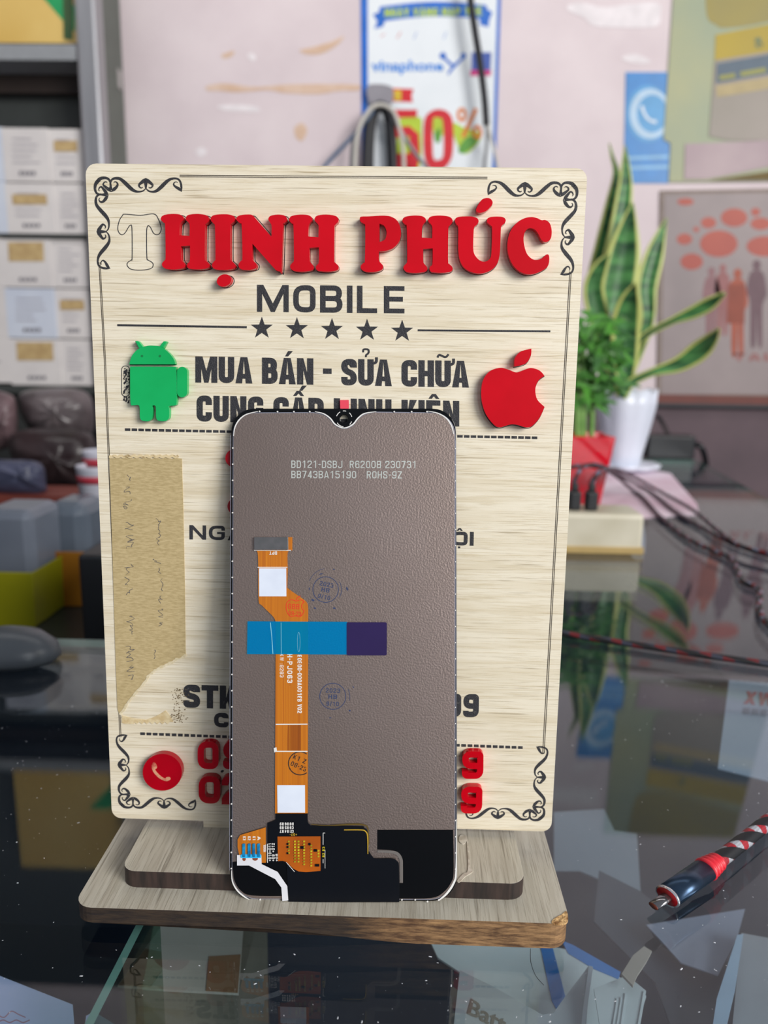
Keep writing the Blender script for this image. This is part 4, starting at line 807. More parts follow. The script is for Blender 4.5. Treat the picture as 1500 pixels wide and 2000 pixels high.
# =================================================================== PLANTS
def leafmat():
    m = bpy.data.materials.new('variegated_leaf'); m.use_nodes = True; nt = m.node_tree; N = nt.nodes; L = nt.links; b = N['Principled BSDF']; b.inputs['Roughness'].default_value = .4
    uv = N.new('ShaderNodeUVMap'); sp = N.new('ShaderNodeSeparateXYZ'); L.new(uv.outputs[0], sp.inputs[0])
    tc = N.new('ShaderNodeTexCoord'); nz = N.new('ShaderNodeTexNoise'); nz.inputs['Scale'].default_value = 30; mp = N.new('ShaderNodeMapping'); mp.inputs['Scale'].default_value = (.6, 1, 2.4); L.new(tc.outputs['Object'], mp.inputs[0]); L.new(mp.outputs[0], nz.inputs['Vector'])
    gr = N.new('ShaderNodeValToRGB'); gr.color_ramp.elements[0].position = .35; gr.color_ramp.elements[0].color = lin('1c4426'); gr.color_ramp.elements[1].position = .65; gr.color_ramp.elements[1].color = lin('4c8648'); L.new(nz.outputs[0], gr.inputs[0])
    ab = N.new('ShaderNodeMath'); ab.operation = 'SUBTRACT'; ab.inputs[1].default_value = .5; L.new(sp.outputs[0], ab.inputs[0]); a2 = N.new('ShaderNodeMath'); a2.operation = 'ABSOLUTE'; L.new(ab.outputs[0], a2.inputs[0])
    r = N.new('ShaderNodeValToRGB'); r.color_ramp.elements[0].position = .35; r.color_ramp.elements[0].color = (0, 0, 0, 1); r.color_ramp.elements[1].position = .40; r.color_ramp.elements[1].color = (1, 1, 1, 1); L.new(a2.outputs[0], r.inputs[0])
    mx = N.new('ShaderNodeMix'); mx.data_type = 'RGBA'; L.new(r.outputs[0], mx.inputs[0]); L.new(gr.outputs[0], mx.inputs[6]); mx.inputs[7].default_value = lin('b9c06c'); L.new(mx.outputs[2], b.inputs['Base Color'])
    return m
m_leaf = leafmat()
snake = empty('snake_plant', ony(1220, 905, 1.25), 'tall snake plant with yellow-edged leaves in a white lotus-shaped pot', 'potted plant')
def leaf(path, y, dy, parent=snake, fold=.25, m=m_leaf):
    P_ = cat_rom(path, False, 6); V = []; F = []; UV = []; n = len(P_)
    for i, p in enumerate(P_):
        t = i / (n - 1); yy = y + dy * t * t; a = P_[max(0, i - 1)]; b = P_[min(n - 1, i + 1)]; d = Vector((b[0] - a[0], b[1] - a[1])); d = d.normalized() if d.length else Vector((0, -1)); nn = Vector((-d.y, d.x))
        for k in range(7):
            s = (k - 3) / 3; hw = p[2] / 2; q = (p[0] + nn.x * s * hw, p[1] + nn.y * s * hw)
            V.append(ony(q[0], q[1], yy + fold * hw / 1500 * (1 - abs(s)) * 2)); UV.append((k / 6, t * 3))
    for i in range(n - 1):
        for k in range(6): F.append((i * 7 + k, i * 7 + k + 1, (i + 1) * 7 + k + 1, (i + 1) * 7 + k))
    o = obj('leaf', V, F, m, parent, smooth=True, uvs=UV); md = o.modifiers.new('s', 'SOLIDIFY'); md.thickness = .0025; md.offset = 0; return o
leaf([(1200, 770, 22), (1170, 640, 30), (1162, 560, 34), (1180, 480, 36), (1196, 400, 28), (1204, 340, 14), (1196, 305, 7), (1190, 280, 2)], 1.30, .05)
leaf([(1205, 770, 22), (1180, 640, 36), (1192, 540, 42), (1210, 450, 40), (1221, 370, 30), (1222, 320, 16), (1221, 284, 2)], 1.28, .03)
leaf([(1210, 770, 22), (1262, 640, 26), (1264, 560, 40), (1278, 500, 38), (1292, 455, 18), (1302, 426, 2)], 1.29, .02)
leaf([(1205, 770, 22), (1196, 640, 54), (1204, 580, 72), (1218, 500, 66), (1228, 440, 36), (1236, 396, 3)], 1.25, -.01)
leaf([(1205, 770, 22), (1190, 680, 26), (1168, 610, 42), (1160, 560, 40), (1174, 520, 26), (1190, 496, 3)], 1.22, -.02)
leaf([(1215, 775, 24), (1222, 710, 46), (1222, 640, 58), (1230, 590, 42), (1241, 553, 3)], 1.20, -.03)
leaf([(1222, 770, 20), (1236, 700, 16), (1258, 658, 14), (1311, 628, 14), (1350, 612, 24), (1385, 594, 26), (1415, 573, 6)], 1.22, -.05)
leaf([(1212, 775, 22), (1232, 748, 18), (1275, 727, 16), (1325, 712, 30), (1365, 686, 40), (1390, 662, 26), (1404, 642, 3)], 1.18, -.06)
pc = ony(1213, 905, 1.25); R = 54 / 1500 * 1.25
m_wpot = mat('white_glazed_pot', 'dfe4f0', .3, col2='d2d8e6', scale=12)
def lotus(a, r, z): return (r * (1 + .07 * abs(math.sin(a * 4)) * (z / .115 if z > 0 else 0)), z + (.006 * abs(math.sin(a * 4)) if z > .10 else 0))
zt = ony(1222, 768, 1.25).z
hh = zt - .001
lathe('pot', [(R * .5, 0), (R * .62, .004), (R * .72, hh * .25), (R * .9, hh * .6), (R * 1.0, hh * .85), (R * 1.0, hh), (R * .93, hh), (R * .9, hh * .9), (.001, hh * .88)], (pc.x, 1.25, .002), m_wpot, snake, n=64, fn=lambda a, r, z: (r * (1 + .06 * abs(math.sin(a * 4)) * (z / hh)), z + (.007 * abs(math.sin(a * 4)) if z > hh * .95 else 0)))
lathe('saucer', [(R * .5, 0), (R * .95, .006), (R * 1.0, .012), (R * .9, .010), (R * .5, .004)], (pc.x + .012, 1.25, .0008), m_wpot, snake, n=48, fn=lambda a, r, z: (r * (1 + .12 * abs(math.sin(a * 4))), z))
lathe('soil', [(.001, hh * .86), (R * .88, hh * .86), (R * .88, hh * .84), (.001, hh * .84)], (pc.x, 1.25, .002), mat('dark_soil', '2a211b', .95), snake, n=32)
yr = .93
rc_ = ony(1145, 985, yr); rt = ony(1145, 848, yr)
bam = empty('lucky_bamboo', (rc_.x, yr, 0), 'leafy green bamboo stems in a glossy red square pot beside the sign', 'potted plant')
ht = rt.z; wt = .030; wb = .019
x_c = ony(1138, 900, yr).x
V = []
for z, h in ((.001, wb), (ht, wt), (ht, wt - .003), (ht - .008, wt - .004)):
    V += [(x_c - h, yr - h, z), (x_c + h, yr - h, z), (x_c + h, yr + h, z), (x_c - h, yr + h, z)]
F = [(3, 2, 1, 0)] + [(i * 4 + k, i * 4 + (k + 1) % 4, i * 4 + 4 + (k + 1) % 4, i * 4 + 4 + k) for i in range(3) for k in range(4)] + [(12, 13, 14, 15)]
obj('pot', V, F, mat('glossy_red_pot', 'd8182c', .12, coat=.6), bam, bevel=.002)
m_bleaf = mat('bright_green_leaf', '4a8a2c', .45, col2='1c5018', scale=30); m_stem = mat('green_cane', '7fa85a', .45, col2='5a8a3c', scale=30, stretch=(1, 1, 4))
for px_, tp_ in ((1126, 690), (1140, 655), (1155, 700), (1133, 720)):
    b0 = ony(px_, 850, yr); t0 = ony(px_ + random.uniform(-6, 6), tp_, yr); tube('stem', [Vector((b0.x, yr, ht - .008)), Vector(((b0.x + t0.x) / 2, yr, (b0.z + t0.z) / 2)), t0], .0036, m_stem, bam, n=4, seg=8)
V = []; F = []
for i in range(150):
    c = ony(random.uniform(1112, 1205), random.uniform(620, 790), yr + random.uniform(-.03, .04)); a = random.uniform(0, 2 * math.pi); el = random.uniform(-.6, .9)
    d = Vector((math.cos(a) * math.cos(el), math.sin(a) * math.cos(el) * .7, math.sin(el))).normalized(); s = d.cross(Vector((random.uniform(-.4, .4), -1, .5))).normalized(); ln = random.uniform(.022, .042); k = len(V)
    dr = Vector((0, 0, -1))
    V += [c, c + d * ln * .35 + s * ln * .13, c + d * ln * .35 - s * ln * .13, c + d * ln * .75 + s * ln * .08 + dr * ln * .12, c + d * ln * .75 - s * ln * .08 + dr * ln * .12, c + d * ln + dr * ln * .25]
    F += [(k, k + 2, k + 1), (k + 1, k + 2, k + 4, k + 3), (k + 3, k + 4, k + 5)]
obj('foliage', V, F, m_bleaf, bam)
# adapter
ad = empty('power_adapter', onz(1320, 895, 0), 'small black power brick at the far end of the glass, right of the white pot', 'adapter')
a0 = onz(1262, 897, 0); a1 = onz(1352, 897, 0); zt = ony(1310, 851, a0.y).z
box('housing', a0.x, a1.x, a0.y, a0.y + .04, .0005, zt, mat('black_plastic', '12151b', .4), ad, bevel=.004)
tube('cord', [Vector((a1.x - .002, a0.y + .02, zt * .6)), ony(1368, 872, a0.y), ony(1378, 900, a0.y + .02), ony(1377, 935, a0.y + .05)], .0055, MATS['black_plastic'], ad)
tube('cord', [ony(1306, 852, a0.y + .02), ony(1296, 830, a0.y + .08), ony(1284, 812, a0.y + .1)], .004, MATS['black_plastic'], ad)
# =================================================================== POSTERS ON THE WALL
def q4(a, b, c, d): return [[a, b, c, d]]
po = empty('telecom_poster', WF.O, 'blue-bordered white telecom poster with a big red 50% in the middle of the wall', 'poster')
m_pw = mat('poster_white', 'e4e9ee', .35, col2='dde3e8', scale=9); m_pb = mat('poster_blue', '1166c8', .35); m_pr = mat('poster_red', 'd01828', .4); m_py = mat('poster_lime', 'b4cc38', .4); m_plb = mat('poster_light_blue', '4a8ee0', .4)
plate('sheet', q4((704, -60), (980, -60), (966, 400), (708, 400)), WF, .0005, .0015, m_pb, po)
plate('white_field', q4((718, -60), (973, -60), (959, 400), (719, 400)), WF, .002, .0002, m_pw, po)
plate('ribbon_banner', [cat_rom([(728, 28, CC), (740, 24, CC), (742, 13, CC), (800, 6), (850, 3), (900, 5), (950, 10, CC), (952, 18, CC), (962, 24, CC), (956, 38, CC), (954, 53, CC), (936, 48, CC), (934, 37), (890, 33), (845, 32), (800, 35), (752, 41, CC), (748, 52, CC), (731, 56, CC), (737, 42, CC)], n=4)], WF, .0023, .0002, m_pb, po)
btext('printed_text', 'NGÀY VÀNG NẠP THẺ', [(751, 33), (942, 30), (942, 14), (751, 17)], WF, .0026, .0002, m_py, po, cw=.62, t=.24, gap=.1)
ftext('brand_lettering', 'vinaphone', [(725, 147), (866, 145), (866, 118), (725, 117)], WF, .0027, m_plb, po, .03)
multi('brand_mark', [ell(865, 109, 6.5, 7, 16), ell(905, 109, 5.5, 6, 16), ribloops([(866, 112, 5), (886, 130, 6), (878, 140, 5), (875, 146, 3)]), ribloops([(905, 112, 5), (886, 130, 6)])], WF, .0023, .0003, m_pb, po)
plate('date_badge', q4((921, 102), (960, 102), (958, 140), (921, 138)), WF, .0023, .0002, mat('badge_blue', '3a56a8', .4), po)
plate('date_badge', q4((919, 137), (960, 137), (958, 148), (918, 148)), WF, .0026, .0002, mat('magenta_print', 'c8307c', .4), po)
multi('handwritten_stroke', [ribloops([(743, 72), (752, 66)], 2), ribloops([(775, 75), (783, 62)], 2.5)], WF, .0023, .0002, mat('faint_red_ink', 'd8a0a0', .5), po)
multi('handwritten_stroke', [ribloops([(808, 76), (814, 62)], 2.5), ribloops([(866, 76), (872, 62)], 2.5)], WF, .0023, .0002, mat('faint_blue_ink', 'a8b8dc', .5), po)
plate('red_flag', [[(767, 172), (808, 174), (804, 186), (806, 200), (766, 198)]], WF, .0023, .0002, m_pr, po)
plate('yellow_mark', q4((770, 176), (784, 176), (784, 196), (770, 196)), WF, .0026, .0002, mat('poster_yellow', 'd8b830', .4), po)
multi('lime_shape', [cat_rom([(776, 232, CC), (818, 228), (824, 250), (818, 330), (775, 332, CC)]), cat_rom([(845, 226), (872, 226), (866, 262), (850, 270)]), cat_rom([(886, 240), (905, 248), (940, 262), (925, 290), (905, 300), (888, 270)])], WF, .0023, .0002, m_py, po)
multi('big_number', [[[(767, 214), (815, 214), (814, 229), (778, 230), (777, 248), (800, 246), (818, 262), (820, 300), (812, 345), (764, 345), (764, 300), (800, 300), (800, 266), (764, 270)]]], WF, .0026, .0003, m_pr, po)
plate('big_number', [cat_rom([(828, 240), (838, 220), (857, 213), (876, 220), (885, 242), (884, 300), (872, 325), (855, 332), (838, 326), (828, 300)]), cat_rom([(846, 236), (855, 230), (865, 238), (866, 300), (857, 312), (846, 304)])], WF, .0029, .0003, m_pr, po)
multi('percent_sign', [[ell(902, 224, 10, 14, 20), ell(902, 224, 4, 7, 20)], [ell(932, 258, 10, 14, 20), ell(932, 258, 4, 7, 20)], ribloops([(904, 268), (930, 212)], 8)], WF, .0026, .0003, mat('poster_orange', 'dc7a28', .4), po)
for q in ([(895, 292), (912, 268), (935, 270), (925, 285), (905, 300)], [(848, 262), (860, 250), (860, 275), (852, 278)]): plate('green_shape', [cat_rom(q)], WF, .0026, .0002, mat('poster_green', '5a9a38', .4), po)
# hook and hanging cords
hk = empty('cord_hook', ony(742, 185, YW - .02), 'grey wall bracket with black and white cords hanging over it before the telecom poster', 'hook')
plate('bracket', [cat_rom([(718, 168), (742, 164), (765, 170), (768, 188), (760, 204), (735, 206), (720, 196)])], WF, .004, .012, mat('grey_bracket', '8d8a92', .5), hk)
def cord(pts, r, m, par, y=1.72): return tube('cord', [ony(a, b, y - 1.75 + YW + (c[0] if c else 0)) for a, b, *c in pts], r, m, par, n=6, seg=10)
m_ck = mat('black_cord', '1c1e24', .5); m_cw = mat('off_white_cord', 'c8c4bc', .5); m_cg = mat('grey_cord', '8a8c90', .5); m_cb = mat('slate_blue_cord', '4a6484', .5)
cord([(714, 420), (717, 300), (722, 240), (733, 213), (744, 206), (756, 216), (764, 250), (768, 310), (770, 420)], .0085, m_ck, hk)
cord([(725, 420), (727, 280), (734, 226), (745, 214), (754, 232), (759, 290), (762, 420)], .0045, m_ck, hk, 1.725)
cord([(692, 420), (694, 300), (702, 250), (722, 215), (744, 205), (768, 218), (780, 250), (788, 300), (790, 420)], .004, m_cw, hk, 1.70)
cord([(684, 420), (688, 300), (700, 255), (724, 218)], .0045, m_cg, hk, 1.71)
cord([(600, 370), (640, 318), (690, 265), (730, 216)], .0035, m_cb, hk, 1.71)
cord([(760, 218), (790, 268), (815, 305), (835, 330), (860, 380)], .004, m_cg, hk, 1.71)
hc = empty('hanging_cord', ony(930, 0, YW - .04), 'single black cord hanging down the right side of the telecom poster', 'cord')
cord([(912, -120), (917, -20), (926, 50), (937, 120), (946, 190), (950, 245)], .0065, m_ck, hc, 1.71)
cord([(950, 240), (951, 280), (946, 330), (944, 420)], .0035, m_cg, hc, 1.71)
cord([(946, 180), (952, 240), (965, 290), (975, 350), (980, 420)], .003, m_cw, hc, 1.71)
# blue card
bc = empty('blue_card', WF.O, 'bright blue card with a round telephone icon, left of the yellowed sheet', 'poster')
plate('sheet', q4((1222, 141), (1312, 141), (1306, 358), (1218, 358)), WF, .0005, .001, mat('card_blue', '0878c0', .4), bc)
plate('disc', [ell(1266, 222, 43, 56, 40)], WF, .0016, .0002, mat('card_blue_light', '3a90c8', .4), bc)
plate('ring', [ell(1270, 222, 40, 49, 40), ell(1274, 222, 30, 37, 40)], WF, .0019, .0002, mat('card_ring', 'a8c4dc', .4), bc)
multi('handset_icon', ribbon(cat_rom([(1254, 207, 7), (1257, 218, 5), (1264, 230, 5), (1272, 236, 5), (1282, 238, 7)], False, 4)), WF, .0022, .0002, mat('card_white', 'd4e0ea', .4), bc)
multi('text_line', [ribloops([(1228, 309), (1306, 306)], 6), ribloops([(1228, 328), (1306, 326)], 6)], WF, .0016, .0002, mat('card_text', '78aed4', .4), bc)
# yellowed plastic sheet with prints
ys = empty('yellowed_sheet', WF.O, 'large yellowed sheet of overlapping leaflets at the upper right of the wall', 'poster')
plate('sheet', [[(1320, -80), (1640, -80), (1640, 352), (1306, 356), (1310, 280), (1296, 272)]], WF, .0025, .001, mat('yellow_green_paper', 'a4a47a', .5, col2='909a80', scale=4), ys)
m_oy = mat('mustard_print', 'a89002', .5, col2='98841a', scale=6)
plate('yellow_print', [cat_rom([(1378, -80, CC), (1640, -80, CC), (1640, 0, CC), (1500, 42), (1420, 54), (1398, 48), (1380, 25)])], WF, .0036, .0004, mat('olive_print', '928438', .5, col2='867c46', scale=6), ys)
plate('yellow_print', [[(1398, 68), (1640, 20), (1640, 80), (1396, 118)]], WF, .0042, .0004, m_oy, ys)
plate('grey_leaflet', [[(1396, 118), (1640, 78), (1640, 275), (1420, 274), (1385, 266)]], WF, .0046, .0004, mat('grey_leaflet', '8a8278', .5, col2='948a82', scale=6), ys)
plate('teal_band', [[(1400, 124), (1640, 82), (1640, 120), (1398, 163)]], WF, .0051, .0003, mat('teal_print', '44586a', .5), ys)
plate('tan_band', [[(1398, 168), (1640, 128), (1640, 150), (1400, 190)]], WF, .0051, .0003, mat('tan_print', 'a89668', .5), ys)
multi('printed_text', [ribloops([(1405, 152), (1436, 147)], 9), ribloops([(1446, 145), (1496, 136)], 9)], WF, .0055, .0002, mat('olive_text', '8a8a34', .5), ys)
btext('printed_text', '&', [(1476, 94), (1490, 91), (1488, 72), (1474, 75)], WF, .0047, .0003, mat('teal_text', '4e6a50', .5), ys, cw=.7, t=.25)
plate('pink_leaflet', [[(1338, 281), (1640, 268), (1640, 300), (1500, 326), (1380, 350), (1336, 350)]], WF, .0046, .0004, mat('pink_leaflet', 'aa969a', .5, col2='98828a', scale=6), ys)
plate('brown_leaflet', [[(1385, 352), (1500, 335), (1640, 312), (1640, 350)]], WF, .0052, .0003, mat('brown_ochre', '64500c', .6), ys)
# people poster
pp = empty('people_poster', WF.O, 'shade-darkened framed poster with red speech bubbles and a group of people, behind the snake plant', 'poster')
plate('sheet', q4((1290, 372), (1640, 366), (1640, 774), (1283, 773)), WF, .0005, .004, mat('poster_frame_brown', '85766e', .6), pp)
plate('print_area', q4((1298, 380), (1640, 374), (1640, 771), (1291, 770)), WF, .0046, .0004, mat('shaded_grey_print', '938686', .5, col2='827677', scale=5), pp)  # dim light on the poster is put into the darker print colour
m_sb = mat('bubble_red', 'a8432e', .5, col2='9c3828', scale=10)
for x, y, a, b in ((1339, 394, 16, 7), (1434, 425, 26, 18), (1476, 414, 9, 8), (1384, 435, 15, 11), (1486, 437, 20, 12), (1404, 476, 37, 26), (1494, 481, 36, 20), (1337, 467, 15, 11), (1351, 511, 22, 16), (1360, 448, 6, 5)): plate('speech_bubble', [ell(x, y, a, b, 24)], WF, .0051, .0003, m_sb, pp)
def figure(x, y0, y1, m, m2):
    h = y1 - y0; w_ = h * .16
    return ell(x, y0 + h * .06, h * .05, h * .065, 14), cat_rom([(x - w_ * .5, y0 + h * .16), (x, y0 + h * .12), (x + w_ * .5, y0 + h * .16), (x + w_ * .75, y0 + h * .4), (x + w_ * .45, y0 + h * .55), (x + w_ * .4, y0 + h), (x + w_ * .1, y0 + h), (x, y0 + h * .6), (x - w_ * .1, y0 + h), (x - w_ * .45, y0 + h), (x - w_ * .5, y0 + h * .5), (x - w_ * .75, y0 + h * .38)])
for x, y0, y1, c in ((1390, 522, 668, '8a6468'), (1412, 516, 650, '946060'), (1441, 525, 690, 'a4523c'), (1478, 508, 672, '6a5058'), (1535, 515, 690, '705058')):
    hd, bdy = figure(x, y0, y1, None, None); multi('printed_person', [hd, bdy], WF, .0051, .0003, mat('print_' + c, c, .6), pp)
plate('printed_apron', [[(1422, 555), (1456, 555), (1454, 632), (1420, 632)]], WF, .0055, .0003, mat('print_rust', '8c4230', .6), pp)
btext('printed_text', 'TALK', [(1432, 705), (1545, 705), (1545, 690), (1432, 690)], WF, .0051, .0003, mat('dull_red_text', '94605e', .6), pp, cw=.8, t=.26, gap=.2)
# =================================================================== CABINET AND BOXES AT LEFT
cb = empty('shelf_cabinet', (-.8, 1.6, -1), 'grey metal and wood shelf cabinet standing at the left against the wall', 'cabinet')
YC = 1.5
def CX(px, y=YC, row=500): return ony(px, row, y).x
def CZ(py, px=80, y=YC): return ony(px, py, y).z
m_alu = mat('brushed_aluminium', 'a8a8ac', .3, metal=.55, col2='9a9a9e', scale=80, stretch=(1, 1, .05)); m_cd = mat('dark_cabinet', '3a3e3c', .5); m_cs = mat('grey_shelf', '8f9296', .45); m_side = mat('cabinet_side', '5f655e', .5)
xp0 = CX(163, row=200); xp1 = CX(204, row=200)
box('post', xp0, xp1, YC - .02, YC + .02, -1, 1.35, m_alu, cb, bevel=.006)
box('post', xp0 - 1.15, xp0 - 1.1, YC - .02, YC + .02, -1, 1.35, m_alu, cb, bevel=.006)
box('side_panel', xp1 - .012, xp1 - .002, YC + .02, YW - .01, -1, 1.35, m_side, cb)
box('back_panel', xp0 - 1.1, xp1 - .01, YW - .03, YW - .015, -1, 1.35, m_cd, cb)
box('side_panel', xp0 - .004, xp0 + .006, YC + .02, YW - .03, -1, 1.35, m_cd, cb)
zA = CZ(92); zB = CZ(122)
for z0, z1, mm in ((zB, zA, m_cs), (CZ(464), CZ(457), m_cd), (CZ(768), CZ(753), m_cd)):
    box('shelf', xp0 - 1.1, xp0 - .002, YC - (.012 if mm is m_cs else .004), YW - .035, z0, z1, mm, cb)
box('shelf_lip', xp0 - 1.1, xp0 - .002, YC + .0, YC + .012, CZ(92), CZ(84), m_cd, cb)
box('rail', xp0 - 1.1, xp0 - .002, YC + .06, YC + .075, CZ(160), CZ(122), mat('dark_brown_rail', '2a1f1a', .6), cb)
br = plate('brace', [[(198, 120), (206, 108), (236, 140), (236, 175), (225, 165)]], Frame((0, 1.585, 0), (1, 0, 0), (0, 0, 1)), 0, .006, mat('pale_brace', 'b0a8a8', .4), cb)
# yellow carton on top
yc_ = empty('yellow_carton', (CX(60), YC + .05, zA), 'yellow carton with a diagonal green stripe on the top cabinet shelf', 'box')
x0 = CX(-120, row=40); x1 = CX(146, row=40)
box('carton_body', x0, x1, YC + .02, YC + .08, zA + .0005, zA + .26, mat('yellow_carton', 'c9a452', .5, col2='d4b468', scale=6), yc_, bevel=.002)
YF = Frame((0, YC + .02, 0), (1, 0, 0), (0, 0, 1))
plate('green_stripe', [[(62, -30), (112, -30), (146, 12), (146, 62), (128, 46)]], YF, .0002, .0006, mat('stripe_green', '0f9a58', .5), yc_)
plate('dark_stripe', [[(122, -30), (142, -30), (142, 78), (124, 76)]], YF, .0009, .0004, mat('stripe_dark', '3a5a30', .5), yc_)
m_wb = mat('white_card', 'd9d4d2', .6, col2='cfcac9', scale=12); m_wb2 = mat('blue_white_card', 'ccd2de', .6, col2='c2c9d8', scale=12)
m_tl = mat('yellowed_tape_label', 'c2a878', .6, col2='b09466', scale=60); m_gt = mat('grey_small_print', '9a96a0', .7); m_dk = mat('dark_small_print', '77747c', .7)
def carton(x0p, x1p, y0p, y1p, label, style, y=YC, m=m_wb):
    f = Frame((0, y, 0), (1, 0, 0), (0, 0, 1)); a = f.px(x0p + 1, y1p); b = f.px(x1p - 1, y0p)
    e = empty('phone_part_box', (a.x, y, a.y), label, 'box', 'white part boxes on the cabinet shelves')
    box('carton_body', a.x, b.x, y, y + .075, a.y, b.y, m, e, bevel=.0015)
    W_ = x1p - x0p; H2 = y1p - y0p; sl = []
    for k in range(5):
        yy = y0p + H2 * (.2 + .11 * k); sl.append(ribloops([(x0p + W_ * .18, yy), (x0p + W_ * random.uniform(.55, .82), yy + .5)], 2.0))
    if style != 't': multi('small_print', sl, f, .0003, .0003, m_gt, e)
    sq = [[(x0p + W_ * .34 + i * W_ * .1, y0p + H2 * .8), (x0p + W_ * .34 + i * W_ * .1 + W_ * .07, y0p + H2 * .8), (x0p + W_ * .34 + i * W_ * .1 + W_ * .07, y0p + H2 * .88), (x0p + W_ * .34 + i * W_ * .1, y0p + H2 * .88)] for i in range(4)]
    multi('model_mark', sq, f, .0003, .0003, m_dk, e)
    if style in 'lt': k0, k1 = (.22, .42) if style == 'l' else (.06, .46); plate('tape_label', [[(x0p + W_ * .1, y0p + H2 * k0), (x0p + W_ * .85, y0p + H2 * k0), (x0p + W_ * .87, y0p + H2 * k1), (x0p + W_ * .12, y0p + H2 * k1)]], f, .0006, .0004, m_tl, e)
rows = [(250, 355), (357, 456), (466, 561), (563, 660), (662, 752)]
nm = ['top row', 'second row', 'middle row', 'fourth row', 'bottom row']
c1 = [(8, 94), (14, 104), (6, 98), (14, 106), (22, 117)]; st1 = 'plt' + 'pt'; st2 = 'lpplp'
for i, (ya, yb_) in enumerate(rows):
    carton(c1[i][0], c1[i][1], ya + (1 if i else 0), yb_, f'white part box, {nm[i]} in the cabinet, second column from the post', st1[i], m=m_wb2 if i in (3,) else m_wb)
    carton(c1[i][1] + 4, 157 + (yb_ - 300) * .045, ya + 2, yb_ + 1, f'white part box, {nm[i]} in the cabinet, directly beside the metal post', st2[i], YC + .004)
    carton(c1[i][0] - 90, c1[i][0] - 3, ya - 2, yb_ - (5 if i == 4 else 1), f'white part box, {nm[i]} in the cabinet, cut by the left picture edge', 'p', m=m_wb2 if i < 2 else m_wb)
# stuff below the cabinet
ZS = -.06
def bag(name, pts, y, depth, m, label, cat, lumps=.006):
    """crumpled bag: outline at y with puffed front"""
    L = cat_rom(pts, True, 4); c = Vector((sum(p[0] for p in L) / len(L), sum(p[1] for p in L) / len(L))); V = []; F = []; n = len(L); rings = 7
    for r in range(rings):
        t = r / (rings - 1); s = math.cos(t * math.pi / 2 * .97)
        for k, p in enumerate(L):
            q = c + (Vector(p) - c) * s; V.append(ony(q.x, q.y, y - math.sin(t * math.pi / 2) * depth + (random.uniform(-lumps, lumps) if 0 < r else 0)))
    for r in range(rings - 1):
        for k in range(n): F.append((r * n + k, r * n + (k + 1) % n, (r + 1) * n + (k + 1) % n, (r + 1) * n + k))
    F.append(tuple((rings - 1) * n + k for k in range(n))); F.append(tuple(range(n))[::-1])
    return tag(obj(name, V, F, m, smooth=True), label, cat)
m_bag = mat('grey_plastic_bag', '6d6466', .3, col2='4c4446', scale=9, bump=1, bscale=40); m_bagb = mat('dark_brown_bag', '3a2c2e', .35, col2='241a1c', scale=9, bump=1, bscale=40)
bag('plastic_bag', [(38, 770), (90, 758), (160, 762), (182, 790), (178, 850), (120, 868), (70, 850), (42, 815)], 1.30, .06, m_bag, 'crumpled grey plastic bag below the white boxes, left of the sign', 'bag')
bag('plastic_bag', [(-40, 770), (20, 770), (34, 800), (30, 860), (0, 880), (-40, 880)], 1.28, .05, mat('pinkish_bag', '7a6468', .4, col2='5a484c', scale=12), 'pinkish plastic bag at the far left edge below the white boxes', 'bag')
bag('plastic_bag', [(20, 850), (100, 835), (180, 850), (190, 930), (150, 960), (80, 950), (30, 910)], 1.2, .06, m_bagb, 'dark brown crumpled bag in the shadow below the grey bag', 'bag')
def ubox(name, x0p, x1p, ytop, ybot, y, dep, m, label, cat, taper=.9, lid=None, zb=ZS):
    """tapered tub standing on zb"""
    c0 = ony(x0p, ybot, y); c1_ = ony(x1p, ybot, y); zt = ony((x0p + x1p) / 2, ytop, y).z; cx = (c0.x + c1_.x) / 2; hw = (c1_.x - c0.x) / 2
    e = empty(name, (cx, y, zb), label, cat); V = []
    for z, s, dy in ((zb + .0005, taper, 0), (zt, 1, 0), (zt, .95, .003), (zb + .004, taper * .94, .003)):
        V += [(cx - hw * s, y + dy, z), (cx + hw * s, y + dy, z), (cx + hw * s, y + dep - dy, z), (cx - hw * s, y + dep - dy, z)]
    F = [(3, 2, 1, 0)] + [(i * 4 + k, i * 4 + (k + 1) % 4, i * 4 + 4 + (k + 1) % 4, i * 4 + 4 + k) for i in range(3) for k in range(4)] + [(12, 13, 14, 15)]
    obj('tub_wall', V, F, m, e, bevel=.0008, seg=2)
    return e, cx, hw, zt
m_clear = film_mat('cloudy_plastic', 'b8c4d0', '6f7886', .8, .2)
m_ytub = mat('yellow_tub', '8c8a10', .4, col2='7c7c0c', scale=10); m_otub = mat('orange_tub', '98641a', .4, col2='845414', scale=10)
yb1 = onz(30, 1226, ZS).y
e, cx, hw, zt = ubox('yellow_tub', -60, 72, 1118, 1228, yb1 + .0, .09, m_ytub, 'yellow-green plastic tub holding a cloudy container, at the left picture edge', 'tub', .95)
c0 = tag(box('cloudy_container', cx - hw * .82, cx + hw * .80, yb1 + .016, yb1 + .078, ZS + .006, ony(30, 1000, yb1 + .012).z, mat('cloudy_plastic_body', '6d7480', .3, col2='5a616e', scale=8), bevel=.008), 'cloudy grey plastic container standing inside the yellow tub', 'container')
yo = onz(120, 1192, ZS).y
e, cx, hw, zt = ubox('orange_tub', 66, 176, 1078, 1194, yo + .01, .09, m_otub, 'orange-brown plastic tub right of the yellow tub', 'tub', .93)
c0 = tag(box('grey_container', cx - hw * .8, cx + hw * .8, yo + .026, yo + .086, ZS + .006, ony(120, 985, yo + .022).z, mat('blue_grey_plastic', '5d6672', .25, col2='4c5561', scale=8), bevel=.012), 'blue-grey plastic box standing inside the orange tub', 'container')
plate_y = Frame((0, yo + .009, 0), (1, 0, 0), (0, 0, 1))
